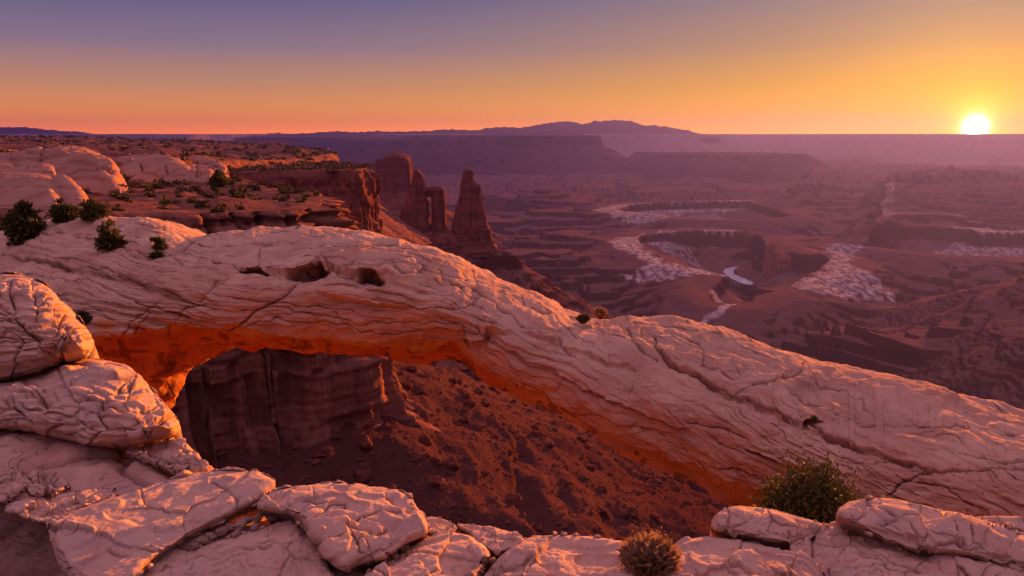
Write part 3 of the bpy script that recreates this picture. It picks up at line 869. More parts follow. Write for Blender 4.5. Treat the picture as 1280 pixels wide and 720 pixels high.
def boulder(name, outline, z_top, z_bot, bulge, rnd=None, mat=None, nr=70, na=260, cracks=(), cells=0, cell_aspect=1.6, cell_depth=0.02, beds=None,
            seed=1.0, amp=0.02, Ytop=None, Ybot=None, root=0.6, crack_w=1.3, crack_d=0.03, roll=0.0, grounded=False, facets=0, tintv=0.0, power=0.5, nlen=None):
    ol = smooth_closed(outline, na, 2)
    ymin, ymax = ol[:, 1].min(), ol[:, 1].max()
    c = ol.mean(0)
    size = min(np.ptp(ol[:, 0]), np.ptp(ol[:, 1]))
    rnd = rnd or size * 0.45
    t = (1 - np.linspace(0, 1, nr) ** 1.6)[:, None]                # 1 at the outline .. 0 at the middle, denser at the edge
    t = t * 0.999 + 0.001
    # jitter the outline so that it is not a clean curve
    ang = np.linspace(0, 2 * pi, na, endpoint=False)
    px = c[0] + (ol[:, 0] - c[0])[None] * t; py = c[1] + (ol[:, 1] - c[1])[None] * t
    jx = size * 0.02 * fbm(px / size * 6, py / size * 6, seed, 3); jy = size * 0.02 * fbm(px / size * 6, py / size * 6, seed + 4, 3)
    px = px + jx; py = py + jy
    d = np.maximum(polyline_d(px, py, ol, True), 0) * (t < 0.9985)
    if grounded:        # stands on the ground: only its top and sides are rounded
        k0 = np.argmax(ol[:, 1]); o2 = np.roll(ol, -k0, 0)
        d = polyline_d(px, py, o2[o2[:, 1] < ymax - 0.22 * (ymax - ymin)])
    v = (py - ymin) / (ymax - ymin)
    if Ytop is not None:
        inv = (1 / Ytop) + (1 / Ybot - 1 / Ytop) * v
        Yd = 1 / inv
    else:
        zz = z_top + (z_bot - z_top) * np.clip(v, -0.05, 1.05)
        Yd = on(px, py, zz)[..., 1]
    base = at(px, py, Yd)
    e = np.clip(d / rnd, 0, 1)
    prof = (1 - (1 - e) ** 2) ** power
    vd = ray(px, py); vd = vd / np.linalg.norm(vd, axis=-1, keepdims=True)
    tilt = 1 + roll * (px - c[0]) / (np.ptp(ol[:, 0]) * 0.5)
    P = base - vd * (bulge * prof * tilt)[..., None]
    N_ = grid_normals(P, closed_u=True)
    flipn = np.sign(np.sum(N_ * -vd, -1, keepdims=True)); N_ = N_ * np.where(flipn == 0, 1, flipn)
    L0 = nlen or max(bulge * 2.2, 0.12)
    disp = amp * 0.55 * (fbm(P[..., 0] / L0, P[..., 1] / L0, P[..., 2] / L0 + seed, 5) + 0.25 * fbm(P[..., 0] / L0 * 7, P[..., 1] / L0 * 7, P[..., 2] / L0 * 7 + seed, 3))
    fq = 2.6 * fbm(P[..., 0] / (L0 * 1.3), P[..., 1] / (L0 * 1.3), P[..., 2] / (L0 * 0.5) + seed * 2, 3); fk = np.floor(fq)
    disp = disp + amp * 0.62 * (fk + sstep(0.80, 1.0, fq - fk))          # thin flakes spalled off the skin
    dirt_shade = np.zeros(px.shape)
    wv = 2.2 * fbm(px / 22, py / 22, seed, 3); wh = 2.2 * fbm(px / 22, py / 22, seed + 9, 3)
    if facets:      # joint blocks weathered to slightly different planes
        rf = np.random.default_rng(int(seed * 37) + 2)
        fp = np.stack([rf.uniform(ol[:, 0].min(), ol[:, 0].max(), facets), rf.uniform(ymin, ymax, facets) * 1.7], 1)
        gf, fi = cell_edges(px + 1.6 * wv, (py + 1.6 * wh) * 1.7, fp)
        ta, tb, tc_ = rf.normal(size=(3, facets))
        L1 = size * 0.5
        pl = ta[fi] * (px - fp[fi, 0]) / L1 + tb[fi] * (py - fp[fi, 1] / 1.7) / L1 + 0.8 * tc_[fi]
        disp = disp + amp * 0.45 * np.clip(pl, -2, 2) * sstep(0, 3.0, gf) - amp * 0.45 * np.exp(-(gf / 1.6) ** 2)
        dirt_shade = np.maximum(dirt_shade, 0.5 * np.exp(-(gf / 1.2) ** 2))
    # fine random fractures as well as the traced ones
    for cr in cracks:
        dd = polyline_d(px + wv, py + wh, cr)
        wj = crack_w * 0.7 * (0.75 + 0.6 * perlin(px / 14, py / 14, seed + 3))
        disp = disp - crack_d * np.exp(-(dd / wj) ** 2) - crack_d * 0.35 * np.exp(-(dd / (wj * 5)) ** 2)
        dirt_shade = np.maximum(dirt_shade, 0.55 * np.exp(-(dd / (wj * 0.8)) ** 2))
    if cells:
        rg = np.random.default_rng(int(seed * 100) + 5)
        pts = np.stack([rg.uniform(ol[:, 0].min(), ol[:, 0].max(), cells), rg.uniform(ymin, ymax, cells) * cell_aspect], 1)
        g, _ = cell_edges(px + 2.5 * wv, (py + 2.0 * wh) * cell_aspect, pts)
        vis = sstep(-0.35, 0.15, fbm(px / 60, py / 60, seed + 6, 2))
        disp = disp - cell_depth * np.exp(-(g / 3.0) ** 2) * vis - cell_depth * 0.6 * np.exp(-(g / 14.0) ** 2) * vis
        dirt_shade = np.maximum(dirt_shade, 0.75 * np.exp(-(g / 2.2) ** 2) * vis)
    if beds:
        slope, spacing, dep = beds
        bc = (py - slope * (px - c[0])) / spacing + 0.55 * fbm(px / 90, py / 60, seed + 2, 3)
        nb = fbm(bc, np.full(px.shape, seed), px / 300, 3)
        fr = bc - np.floor(bc)
        disp = disp + dep * 0.8 * nb + dep * (sstep(0.0, 0.75, fr) - sstep(0.85, 1.0, fr)) - dep * 0.5
        dirt_shade = np.maximum(dirt_shade, 0.5 * np.exp(-((fr - 0.93) / 0.06) ** 2) * sstep(-0.1, 0.3, fbm(px / 50, py / 20, seed + 7, 3)))
    if not beds: bc = (P[..., 2] + 0.25 * P[..., 0] - 0.1 * P[..., 1]) / 0.07 + 0.6 * fbm(P[..., 0] / 0.4, P[..., 1] / 0.4, P[..., 2] / 0.3, 3)
    al = (P[..., 0] + 0.3 * P[..., 1]) / 0.45
    edge = np.clip(e * 4, 0.0, 1)
    P = P + N_ * (disp * (0.08 + 0.92 * edge))[..., None]
    # buried root: continue past the outline, down and back
    rim_ = P[0]
    dirn = np.array([0, 0.55, -0.83])
    sk = []
    for k, u in enumerate((1.0, 0.72, 0.45, 0.22, 0.08)):
        q = rim_.mean(0) + (rim_ - rim_.mean(0)) * (1 - 0.25 * u)
        sk.append(q + dirn * root * u + vd[0] * root * 0.5 * u)
    P = np.vstack([np.array(sk), P])
    z5 = np.zeros((5, na))
    dirt_shade = np.vstack([z5, dirt_shade]); bc = np.vstack([z5, bc]); al = np.vstack([z5, al])
    org = np.array([P[..., 0].mean(), P[..., 1].mean(), P[..., 2].min()])
    me = mesh_np(name, P.reshape(-1, 3) - org, grid_faces(P.shape[0], na, True), mat or M_SLAB,
                 {"dirt_shade": np.clip(dirt_shade, 0, 1), "tint": np.full(dirt_shade.shape, tintv), "bed": bc, "along": al})
    # orient outwards
    import bmesh
    bm = bmesh.new(); bm.from_mesh(me); bmesh.ops.recalc_face_normals(bm, faces=bm.faces); bm.to_mesh(me); bm.free()
    return link(name, me, None, org)


# sandstone domes on the plateau, far left
DG = "sandstone domes on the left plateau"
o = boulder("sandstone_dome", [(-60, 206), (-20, 202), (6, 203), (24, 209), (34, 216), (20, 246), (-40, 248)], 0, 0, 5.0, mat=M_DOME, Ytop=150, Ybot=127, root=6, amp=0.90, nlen=14, seed=2.0, roll=0.3)
tag(o, "small rounded pale dome behind the big lit dome at the far left edge", "dome", DG)
o = boulder("sandstone_dome", [(66, 219), (78, 216.5), (90, 223), (103, 236), (112, 248), (110, 279), (90, 284), (70, 280), (58, 240)], 0, 0, 4.0, mat=M_DOME, Ytop=112, Ybot=100, root=5, amp=0.40, nlen=14, seed=3.0, roll=0.8)
tag(o, "smaller lit dome lobe leaning against the right side of the big lit dome", "dome", DG)
o = boulder("sandstone_dome", [(-70, 222), (-30, 216), (0, 215.5), (30, 215), (54, 217), (66, 222), (76, 236), (84, 248), (80, 278), (62, 284), (20, 286), (-70, 290)], 0, 0, 8.0, mat=M_DOME, Ytop=118, Ybot=96, root=6, amp=0.50, nlen=14, seed=4.0,
            cracks=[[(-20, 240), (10, 228), (50, 222)], [(0, 252), (30, 240), (58, 232)]], crack_d=0.25, crack_w=0.8, roll=0.5, rnd=16)
tag(o, "big pale dome with a flat sunlit right face, nearest dome at far left", "dome", DG)
o = boulder("sandstone_dome", [(30, 207), (46, 203), (60, 203.5), (70, 209), (66, 239), (40, 241)], 0, 0, 4.0, mat=M_DOME, Ytop=152, Ybot=123, root=5, amp=0.70, nlen=14, seed=5.0)
tag(o, "little knob of rock peeping over the top of the big lit dome", "dome", DG)
o = boulder("sandstone_dome", [(-60, 196), (-10, 190), (40, 187), (70, 183.5), (95, 181), (118, 188), (130, 194), (140, 200), (150, 212), (166, 248), (168, 254), (120, 254), (60, 248), (-60, 248)], 0, 0, 13.0, mat=M_DOME, Ytop=182, Ybot=150, root=14, amp=1.30, nlen=14, seed=6.0,
            cracks=[[(50, 202), (58, 190), (72, 185)], [(78, 214), (100, 203), (128, 204), (142, 212)]], crack_d=0.8, crack_w=1.2, roll=0.4, rnd=18)
tag(o, "long dome with an undercut shaded alcove, behind the big lit dome", "dome", DG)
o = boulder("sandstone_dome", [(140, 197), (160, 193), (190, 191.5), (214, 193), (226, 199), (234, 206), (240, 214), (238, 245), (205, 246), (165, 244), (148, 214)], 0, 0, 11.0, mat=M_DOME, Ytop=215, Ybot=183, root=14, amp=1.20, nlen=14, seed=7.0,
            cracks=[[(176, 201), (177, 214)], [(205, 206), (212, 222)]], crack_d=1.2, crack_w=1.0, roll=0.3, rnd=14)
tag(o, "broad dome with a dark vertical streak, right of the alcoved dome", "dome", DG)
o = boulder("sandstone_dome", [(205, 206), (225, 204.5), (255, 206), (266, 211), (269, 220), (266, 249), (235, 248), (207, 244)], 0, 0, 7.0, mat=M_DOME, Ytop=202, Ybot=178, root=12, amp=0.90, nlen=14, seed=8.0, cracks=[[(246, 207), (247, 226)]], crack_d=0.8, crack_w=0.8, roll=0.4, rnd=10)
tag(o, "low squared rock block in front of the broad streaked dome", "dome", DG)
o = boulder("sandstone_dome", [(236, 196), (252, 194), (270, 200), (280, 204), (286, 212), (284, 241), (268, 244), (250, 214)], 0, 0, 9.0, mat=M_DOME, Ytop=222, Ybot=189, root=12, amp=1.20, nlen=14, seed=9.0, roll=0.6, rnd=10)
tag(o, "rightmost dome with an orange sunlit end beside the lone tree", "dome", DG)

# ------------------------------------------------------------------ the arch
ARCH = np.array([
    # px, ytop, Ytop, ylip, Ylip, yub, Yub
    (-260, 304, 17.5, 540, 8.6, 640, 9.2), (-60, 300, 16.2, 500, 9.0, 610, 9.8), (0, 294, 15.6, 470, 9.2, 595, 10.2), (50, 279, 15.1, 450, 9.5, 585, 11), (95, 269.5, 14.7, 438, 9.7, 575, 11.8),
    (130, 268.5, 14.3, 430, 9.8, 562, 12.2), (165, 269.5, 14.0, 425, 9.9, 548, 12.5), (188, 273, 13.7, 421, 10, 530, 12.7), (205, 280, 13.4, 419, 10.05, 508, 12.8), (216, 285, 13.2, 418, 10.1, 484, 12.8), (226, 290, 13.0, 418, 10.1, 466, 12.8),
    (238, 294, 12.9, 418, 10.1, 453, 12.8), (260, 295, 12.7, 419, 10.1, 442, 12.6), (290, 289.5, 12.6, 421, 10.1, 432.5, 12.4), (330, 287, 12.4, 427, 10.0, 434, 12.0), (400, 286.5, 12.15, 432, 9.95, 442, 11.9), (450, 288.5, 11.95, 435, 9.9, 448, 11.7),
    (480, 293.5, 11.8, 436, 9.85, 451, 11.6), (520, 308, 11.6, 438, 9.8, 453.5, 11.4), (560, 326, 11.35, 443, 9.7, 454.5, 11.2), (585, 339, 11.15, 457, 9.55, 461, 10.9), (610, 348, 11.0, 471, 9.4, 473, 10.6), (640, 359.5, 10.8, 487, 9.2, 489, 10.4),
    (660, 367, 10.7, 493.5, 9.1, 505, 10.3), (680, 374.5, 10.6, 498, 9.0, 514, 10.2), (700, 385, 10.45, 512.5, 8.9, 516, 9.9), (720, 395, 10.3, 526, 8.75, 528, 9.6), (760, 401.5, 10.1, 550, 8.4, 552.5, 9.2), (800, 400, 9.95, 569, 8.2, 571.5, 8.9),
    (840, 400.5, 9.8, 585.5, 7.95, 588, 8.7), (880, 408, 9.55, 600.5, 7.7, 603, 8.4), (940, 424.5, 9.2, 626, 7.3, 630, 8.0), (1000, 445.5, 8.9, 634, 6.9, 665, 7.4), (1060, 462, 8.6, 652, 6.5, 700, 7.0), (1100, 468, 8.4, 656, 6.35, 705, 6.8),
    (1160, 482, 8.1, 660, 6.2, 710, 6.6), (1220, 500, 7.8, 664, 6.05, 714, 6.4), (1280, 517, 7.5, 668, 5.9, 718, 6.2), (1400, 548, 7.0, 690, 5.7, 735, 6.0), (1700, 610, 6.2, 730, 5.4, 770, 5.7)])

# traced fractures of the arch: polyline, width px, depth m
A_CR = [
    ([(345, 300), (330, 306), (322, 315), (322, 330), (330, 340)], 1.5, .05), ([(398, 318), (392, 330), (370, 350), (350, 372), (318, 388), (292, 412)], 2.0, .08),
    ([(245, 300), (225, 318), (200, 322)], 1.5, .04), ([(262, 325), (300, 332), (320, 340)], 1.5, .04), ([(0, 318), (60, 326), (120, 334), (170, 350), (215, 366), (252, 380)], 2.0, .08),
    ([(60, 345), (120, 352), (160, 372), (190, 384), (235, 398)], 1.6, .05), ([(282, 345), (262, 358), (245, 372)], 1.5, .05), ([(200, 375), (172, 395), (142, 425)], 1.7, .05), ([(185, 392), (162, 420)], 1.3, .04),
    ([(245, 378), (222, 392), (212, 420)], 1.5, .05), ([(215, 408), (250, 417), (290, 415)], 1.7, .06), ([(300, 412), (340, 398), (380, 402), (430, 408), (480, 418), (540, 420), (597, 418)], 1.3, .03),
    ([(300, 388), (350, 384), (400, 396), (450, 404), (520, 408), (570, 405)], 1.2, .03), ([(290, 372), (350, 378), (400, 385), (440, 388)], 1.2, .03),
    ([(440, 325), (420, 336), (425, 345), (440, 348), (460, 342)], 1.8, .07), ([(400, 318), (412, 330), (440, 332), (480, 330), (500, 332)], 1.5, .05), ([(405, 306), (440, 310), (480, 306), (510, 304)], 1.4, .04), ([(490, 338), (497, 348), (520, 350), (530, 344)], 1.8, .06),
    ([(520, 340), (560, 352), (590, 372), (612, 388)], 1.4, .03), ([(470, 372), (520, 384), (570, 386), (600, 372)], 1.2, .03), ([(572, 408), (572, 430)], 1.3, .03), ([(595, 404), (600, 430)], 1.6, .04),
    ([(580, 352), (620, 378), (655, 402), (700, 425), (720, 440)], 1.9, .06), ([(655, 378), (690, 392), (720, 420), (745, 432)], 1.4, .04),
    ([(786, 405), (790, 425), (800, 436), (820, 446)], 1.8, .05), ([(820, 415), (815, 432), (840, 450), (870, 466), (915, 485)], 2.0, .07), ([(915, 485), (950, 472), (990, 462), (1006, 450)], 1.7, .06), ([(880, 430), (878, 450), (900, 455), (915, 468)], 1.5, .04),
    ([(850, 415), (880, 425), (895, 432)], 1.2, .03), ([(915, 485), (960, 503), (1005, 520), (1050, 540), (1110, 562), (1160, 580)], 2.3, .09), ([(1020, 470), (1050, 482), (1080, 488), (1085, 505)], 1.3, .03), ([(985, 475), (1010, 490), (1050, 505), (1075, 522)], 1.3, .03),
    ([(1075, 522), (1120, 518), (1180, 524), (1240, 530), (1280, 540)], 1.6, .05), ([(1160, 582), (1140, 590), (1125, 604), (1112, 620)], 2.6, .10), ([(1160, 582), (1200, 586), (1240, 578), (1290, 580)], 2.0, .06), ([(1150, 598), (1185, 610), (1215, 630)], 1.6, .05),
    ([(1200, 560), (1245, 570), (1290, 574)], 1.5, .04), ([(1180, 500), (1220, 530), (1270, 545)], 1.2, .03), ([(640, 440), (700, 470), (750, 495), (800, 515), (860, 540)], 1.5, .04), ([(610, 430), (660, 455), (720, 480)], 1.2, .03),
    ([(860, 530), (900, 534), (930, 545)], 1.4, .05), ([(930, 565), (970, 580), (1020, 592)], 1.8, .07), ([(890, 585), (930, 590), (960, 610)], 1.5, .05), ([(700, 515), (760, 520), (830, 545)], 1.2, .03), ([(880, 540), (905, 560), (925, 570)], 1.2, .04), ([(1000, 548), (1060, 570), (1110, 572)], 1.2, .03),
    ([(40, 300), (70, 290), (110, 292), (150, 285)], 1.3, .03), ([(130, 300), (160, 312), (185, 318), (230, 330)], 1.3, .03), ([(60, 372), (100, 380), (140, 400)], 1.3, .03),
]
# ledges: the rock under the line is set back (overhang): polyline, setback m, width px
A_LEDGE = [
    ([(212, 405), (250, 416), (292, 410), (360, 420), (440, 430), (530, 437), (598, 434)], .10, 10), ([(395, 366), (420, 372), (470, 380), (520, 384)], .10, 14), ([(560, 432), (600, 428), (607, 412), (640, 410)], .12, 10),
    ([(640, 402), (690, 424), (740, 444), (800, 462)], .07, 10), ([(815, 430), (850, 455), (915, 487), (1000, 520), (1080, 552), (1160, 580)], .10, 12), ([(640, 445), (700, 472), (780, 508), (860, 540)], .07, 18), ([(930, 560), (990, 585), (1040, 600)], .12, 20),
    ([(500, 332), (470, 336), (440, 334), (418, 324)], .06, 8), ([(0, 320), (80, 328), (160, 348), (250, 380)], .07, 14), ([(320, 310), (322, 332), (350, 336), (392, 332), (410, 328), (440, 342), (475, 345), (496, 352)], .12, 10)]
A_POT = [(317, 337, 19, 5.5, .26), (385, 341, 27, 11.5, .40), (459, 352, 19, 11.5, .36), (1017, 522, 14, 5, .2)]


def build_arch():
    q = np.concatenate([np.linspace(-260, -12, 40, endpoint=False), np.linspace(-12, 1292, 1130), np.linspace(1296, 1700, 50)])
    K = catmull(ARCH[:, 0], ARCH[:, 1:], q)
    yt, Yt, yl, Yl, yu, Yu = K.T
    nq = len(q)
    # uneven skyline and lip
    yt = yt + 1.2 * fbm(q / 24, q * 0, 0.5, 4); yl = yl + 1.6 * fbm(q / 28, q * 0, 4.5, 4); yu = np.maximum(yu + 2.0 * fbm(q / 22, q * 0, 7.5, 4), yl + 1.5)
    nf = 330
    t = np.linspace(0, 1, nf)[:, None]
    t = t ** 1.08
    py = yt + (yl - yt) * t
    px = np.broadcast_to(q, py.shape)
    bul = 0.010 * (1 - np.exp(-((q - 60) / 150) ** 2) * 0.6)
    inv = 1 / Yt + (1 / Yl - 1 / Yt) * (t + 0.10 * np.sin(pi * t)) + bul * np.sin(pi * t) ** 0.8 * (1 - t * 0.3)
    # lip curls under
    inv = inv - 0.006 * sstep(0.93, 1.0, t)
    Pf = at(px, py, 1 / inv)
    lip = Pf[-1]
    ub = at(q, yu, Yu)
    T = Pf[0]
    nu_ = 70
    us = np.linspace(0, 1, nu_ + 1)[1:, None]
    mid_y = yl + (yu - yl) * 0.45; mid = at(q, mid_y, Yl + (Yu - Yl) * 0.6)
    U = (1 - us[..., None]) ** 2 * lip + 2 * us[..., None] * (1 - us[..., None]) * mid + us[..., None] ** 2 * ub
    B3 = np.stack([T[:, 0], np.maximum(Yu, Yt) + 0.9, 0.5 * (T[:, 2] + ub[:, 2])], 1)
    B2 = T + np.array([0, 1.5, -0.45]); B1 = T + np.array([0, 0.45, -0.03])
    ctrl = np.stack([ub, B3, B2, B1, T])
    nb = 60
    pr = np.array([0, .35, .7, .9, 1.0]); qq = np.linspace(0, 1, nb + 1)[1:-1]
    B = catmull(pr, ctrl.reshape(5, -1), qq).reshape(len(qq), nq, 3)
    P = np.concatenate([Pf, U, B], 0)
    NV = P.shape[0]
    Nn = grid_normals(P, closed_v=True)
    cc = P.mean(0)
    # outward: the face points to the camera
    if np.mean(np.sum(Nn[60] * -P[60], -1)) < 0: Nn = -Nn
    X, Y, Z = P[..., 0], P[..., 1], P[..., 2]
    disp = 0.10 * fbm(X / 2.2, Y / 2.2, Z / 1.4, 4) + 0.035 * fbm(X / 0.5, Y / 0.5, Z / 0.35 + 3, 4) + 0.010 * fbm(X / 0.12, Y / 0.12, Z / 0.06 + 7, 3)
    fq = 1.8 * fbm(X / 1.3, Y / 1.3, Z / 0.4 + 5, 3); fk = np.floor(fq)
    disp = disp + 0.022 * (fk + sstep(0.82, 1.0, fq - fk))
    # cross-bedding: thin beds dipping along the arch
    sl = catmull([-260, 150, 300, 500, 700, 900, 1700], np.array([.30, .28, .05, .10, .38, .40, .40])[:, None], q)[:, 0]
    ppx = np.concatenate([px, np.broadcast_to(q, (NV - nf, nq))], 0)
    ppy = np.concatenate([py, np.broadcast_to(yl, (NV - nf, nq)) + 0 * X[nf:]], 0)
    bed0 = np.cumsum(np.r_[0, np.diff(q) * (sl[1:] + sl[:-1]) / 2])
    facew = np.concatenate([np.ones((nf, nq)) * np.clip(t / 0.03, 0.15, 1), np.zeros((NV - nf, nq))], 0)
    sc = (Yl / 10.0)
    bc = (ppy - bed0) / (13.0 / sc) + 0.9 * fbm(ppx / 160, ppy / 70, 2.0, 3)
    fr = bc - np.floor(bc)
    bn = fbm(bc * 0.8, ppx / 400, 1.0, 4)
    bstr = (0.35 + 0.65 * sstep(-0.1, 0.35, fbm(ppx / 150, ppy / 60, 5.0, 3))) * np.where(ppx < 620, 1.0, 0.55)
    disp = disp + facew * bstr * (0.035 * bn + 0.028 * (sstep(0.0, 0.7, fr) - sstep(0.86, 1.0, fr)) - 0.01)
    bc2 = (ppy - bed0 * 0.9) / (4.2 / sc) + 0.8 * fbm(ppx / 60, ppy / 25, 8.0, 3)
    disp = disp + facew * bstr * 0.010 * fbm(bc2, ppx / 200, 3.0, 3)
    dirt_shade = np.zeros((NV, nq))
    dirt_shade = np.maximum(dirt_shade, facew * bstr * 0.45 * np.exp(-((fr - 0.95) / 0.05) ** 2) * sstep(0.0, 0.35, fbm(ppx / 40, ppy / 14, 4.0, 3)))
    F_ = slice(0, nf)
    ax = px + 4.0 * fbm(px / 26, py / 26, 1.0, 4); ay = py + 4.0 * fbm(px / 26, py / 26, 6.0, 4)
    dF = np.zeros((nf, nq)); dirtF = np.zeros((nf, nq))
    for line, w, dep in A_CR:
        L_ = np.array(line, float)
        x0, x1 = np.searchsorted(q, [L_[:, 0].min() - 25, L_[:, 0].max() + 25])
        s = (slice(None), slice(x0, x1))
        d = polyline_d(ax[s], ay[s], line)
        ww = w * (0.65 + 0.7 * (perlin(px[s] / 18, py[s] / 18, 2.0) + 0.4))
        ww = np.maximum(ww * 0.62, 0.5); dep = dep * 0.8
        g = np.exp(-(d / ww) ** 2)
        dF[s] -= dep * g + dep * 0.4 * np.exp(-(d / (ww * 5)) ** 2)
        dirtF[s] = np.maximum(dirtF[s], 0.6 * np.exp(-(d / (ww * 0.9)) ** 2))
    for line, dep, w in A_LEDGE:
        L_ = np.array(line, float)
        if L_[0, 0] > L_[-1, 0]: L_ = L_[::-1]
        x0, x1 = np.searchsorted(q, [L_[:, 0].min() - 3, L_[:, 0].max() + 3])
        s = (slice(None), slice(x0, x1))
        o = np.argsort(L_[:, 0]); yl_ = np.interp(q[x0:x1], L_[o, 0], L_[o, 1])
        below = ay[s] - yl_[None]
        fade = np.minimum(1, np.minimum((q[x0:x1] - L_[:, 0].min() + 3) / 25, (L_[:, 0].max() + 3 - q[x0:x1]) / 25))[None]
        dF[s] -= dep * fade * sstep(-1.0, 1.8, below) * np.exp(-np.maximum(below, 0) / w)
        dF[s] += dep * 0.35 * fade * np.exp(-(np.minimum(below, 0) / (w * 0.6)) ** 2) * (below < 0)
    pot = np.zeros((nf, nq))
    for cx, cy, rx, ry, dep in A_POT:
        e = np.hypot((ax - cx) / rx, (ay - cy) / ry)
        e = e + 0.10 * fbm(px / 12, py / 8, 4.4, 3); upw = np.clip((cy - ay) / ry, -1, 1)
        pot += 1.2 * dep * np.where(upw > 0, sstep(1.08, 0.9, e), sstep(1.25, 0.45, e)) * (0.75 + 0.35 * upw)
    # blocky fractures at the thin middle of the span
    rg = np.random.default_rng(3)
    pts = np.stack([rg.uniform(-40, 1320, 170), rg.uniform(270, 680, 170)], 1)
    # seeds slide along the dip of the beds so the blocks are elongated
    bx = ax; by = (ay - bed0[None]) * 1.9
    pts[:, 1] = (pts[:, 1] - np.interp(pts[:, 0], q, bed0)) * 1.9
    f1 = np.full(bx.shape, 1e9); f2 = f1.copy()
    for a, b in pts:
        x0, x1 = np.searchsorted(q, [a - 230, a + 230])
        d = np.hypot(bx[:, x0:x1] - a, by[:, x0:x1] - b)
        o1 = f1[:, x0:x1]; o2 = f2[:, x0:x1]
        f2[:, x0:x1] = np.where(d < o1, o1, np.minimum(o2, d)); f1[:, x0:x1] = np.minimum(o1, d)
    g = np.minimum(f2 - f1, 200)
    vis = 0.75 * sstep(0.15, 0.5, fbm(px / 110, py / 60, 9.0, 3))
    dF -= vis * (0.022 * np.exp(-(g / 1.5) ** 2) + 0.014 * np.exp(-(g / 9) ** 2))
    dirtF = np.maximum(dirtF, 0.5 * vis * np.exp(-(g / 1.4) ** 2))
    edge = np.clip(t / 0.02, 0.2, 1)
    disp[F_] += dF * edge * sc * 0.95
    dirt_shade[F_] = np.maximum(dirt_shade[F_], dirtF)
    # underside: big conchoidal scallops
    u_idx = slice(nf, nf + nu_)
    disp[u_idx] += 0.10 * fbm(X[u_idx] / 0.9, Y[u_idx] / 0.9, Z[u_idx] / 0.9, 3)
    P = P + Nn * disp[..., None]
    P[F_] += pot[..., None] * np.array([0, 0.96, -0.30])      # hollows weathered straight back into the face
    tint = np.zeros((NV, nq))  # bounced orange light on underside and lip, painted in as colour
    jag = 0.05 * fbm(q / 20, q * 0, 3.3, 4)
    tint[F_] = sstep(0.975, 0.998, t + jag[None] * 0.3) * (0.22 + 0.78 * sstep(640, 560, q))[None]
    # red wash low on the right-hand face
    red = np.exp(-((px - (900 + (py - 560) * 0.6)) / 120) ** 2) * sstep(0.55, 0.95, t + 0.25 * fbm(px / 70, py / 40, 5.5, 4))
    red = red * np.where(px > 640, 1, 0)
    tint[F_] = np.maximum(tint[F_], 0.16 * red)
    lw = np.exp(-((px - 150) / 90) ** 2) * sstep(0.80, 0.97, t + 0.15 * fbm(px / 30, py / 20, 5.5, 4))
    tint[F_] = np.maximum(tint[F_], 0.85 * lw)
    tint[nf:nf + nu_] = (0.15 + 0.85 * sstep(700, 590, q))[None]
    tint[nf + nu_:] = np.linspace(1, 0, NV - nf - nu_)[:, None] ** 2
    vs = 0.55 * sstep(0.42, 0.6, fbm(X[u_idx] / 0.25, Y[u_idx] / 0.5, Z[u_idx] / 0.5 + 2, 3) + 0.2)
    dirt_shade[u_idx] = vs
    o = add_grid("rock_arch", P, M_ARCH, closed_v=True, attrs={"dirt_shade": np.clip(dirt_shade, 0, 1), "tint": np.clip(tint, 0, 1), "bed": bc, "along": ppx / 70}, flip=False)
    me = o.data
    # face orientation
    n0 = me.polygons[60 * (nq - 1) + 600].normal
    c0 = me.polygons[60 * (nq - 1) + 600].center
    wc = np.array(c0) + np.array(o.location)
    if np.dot(np.array(n0), -wc) < 0: me.flip_normals()
    tag(o, "broad pale sandstone arch spanning the canyon with a glowing orange underside", "rock arch")
    return Pf


ARCH_FACE = build_arch()

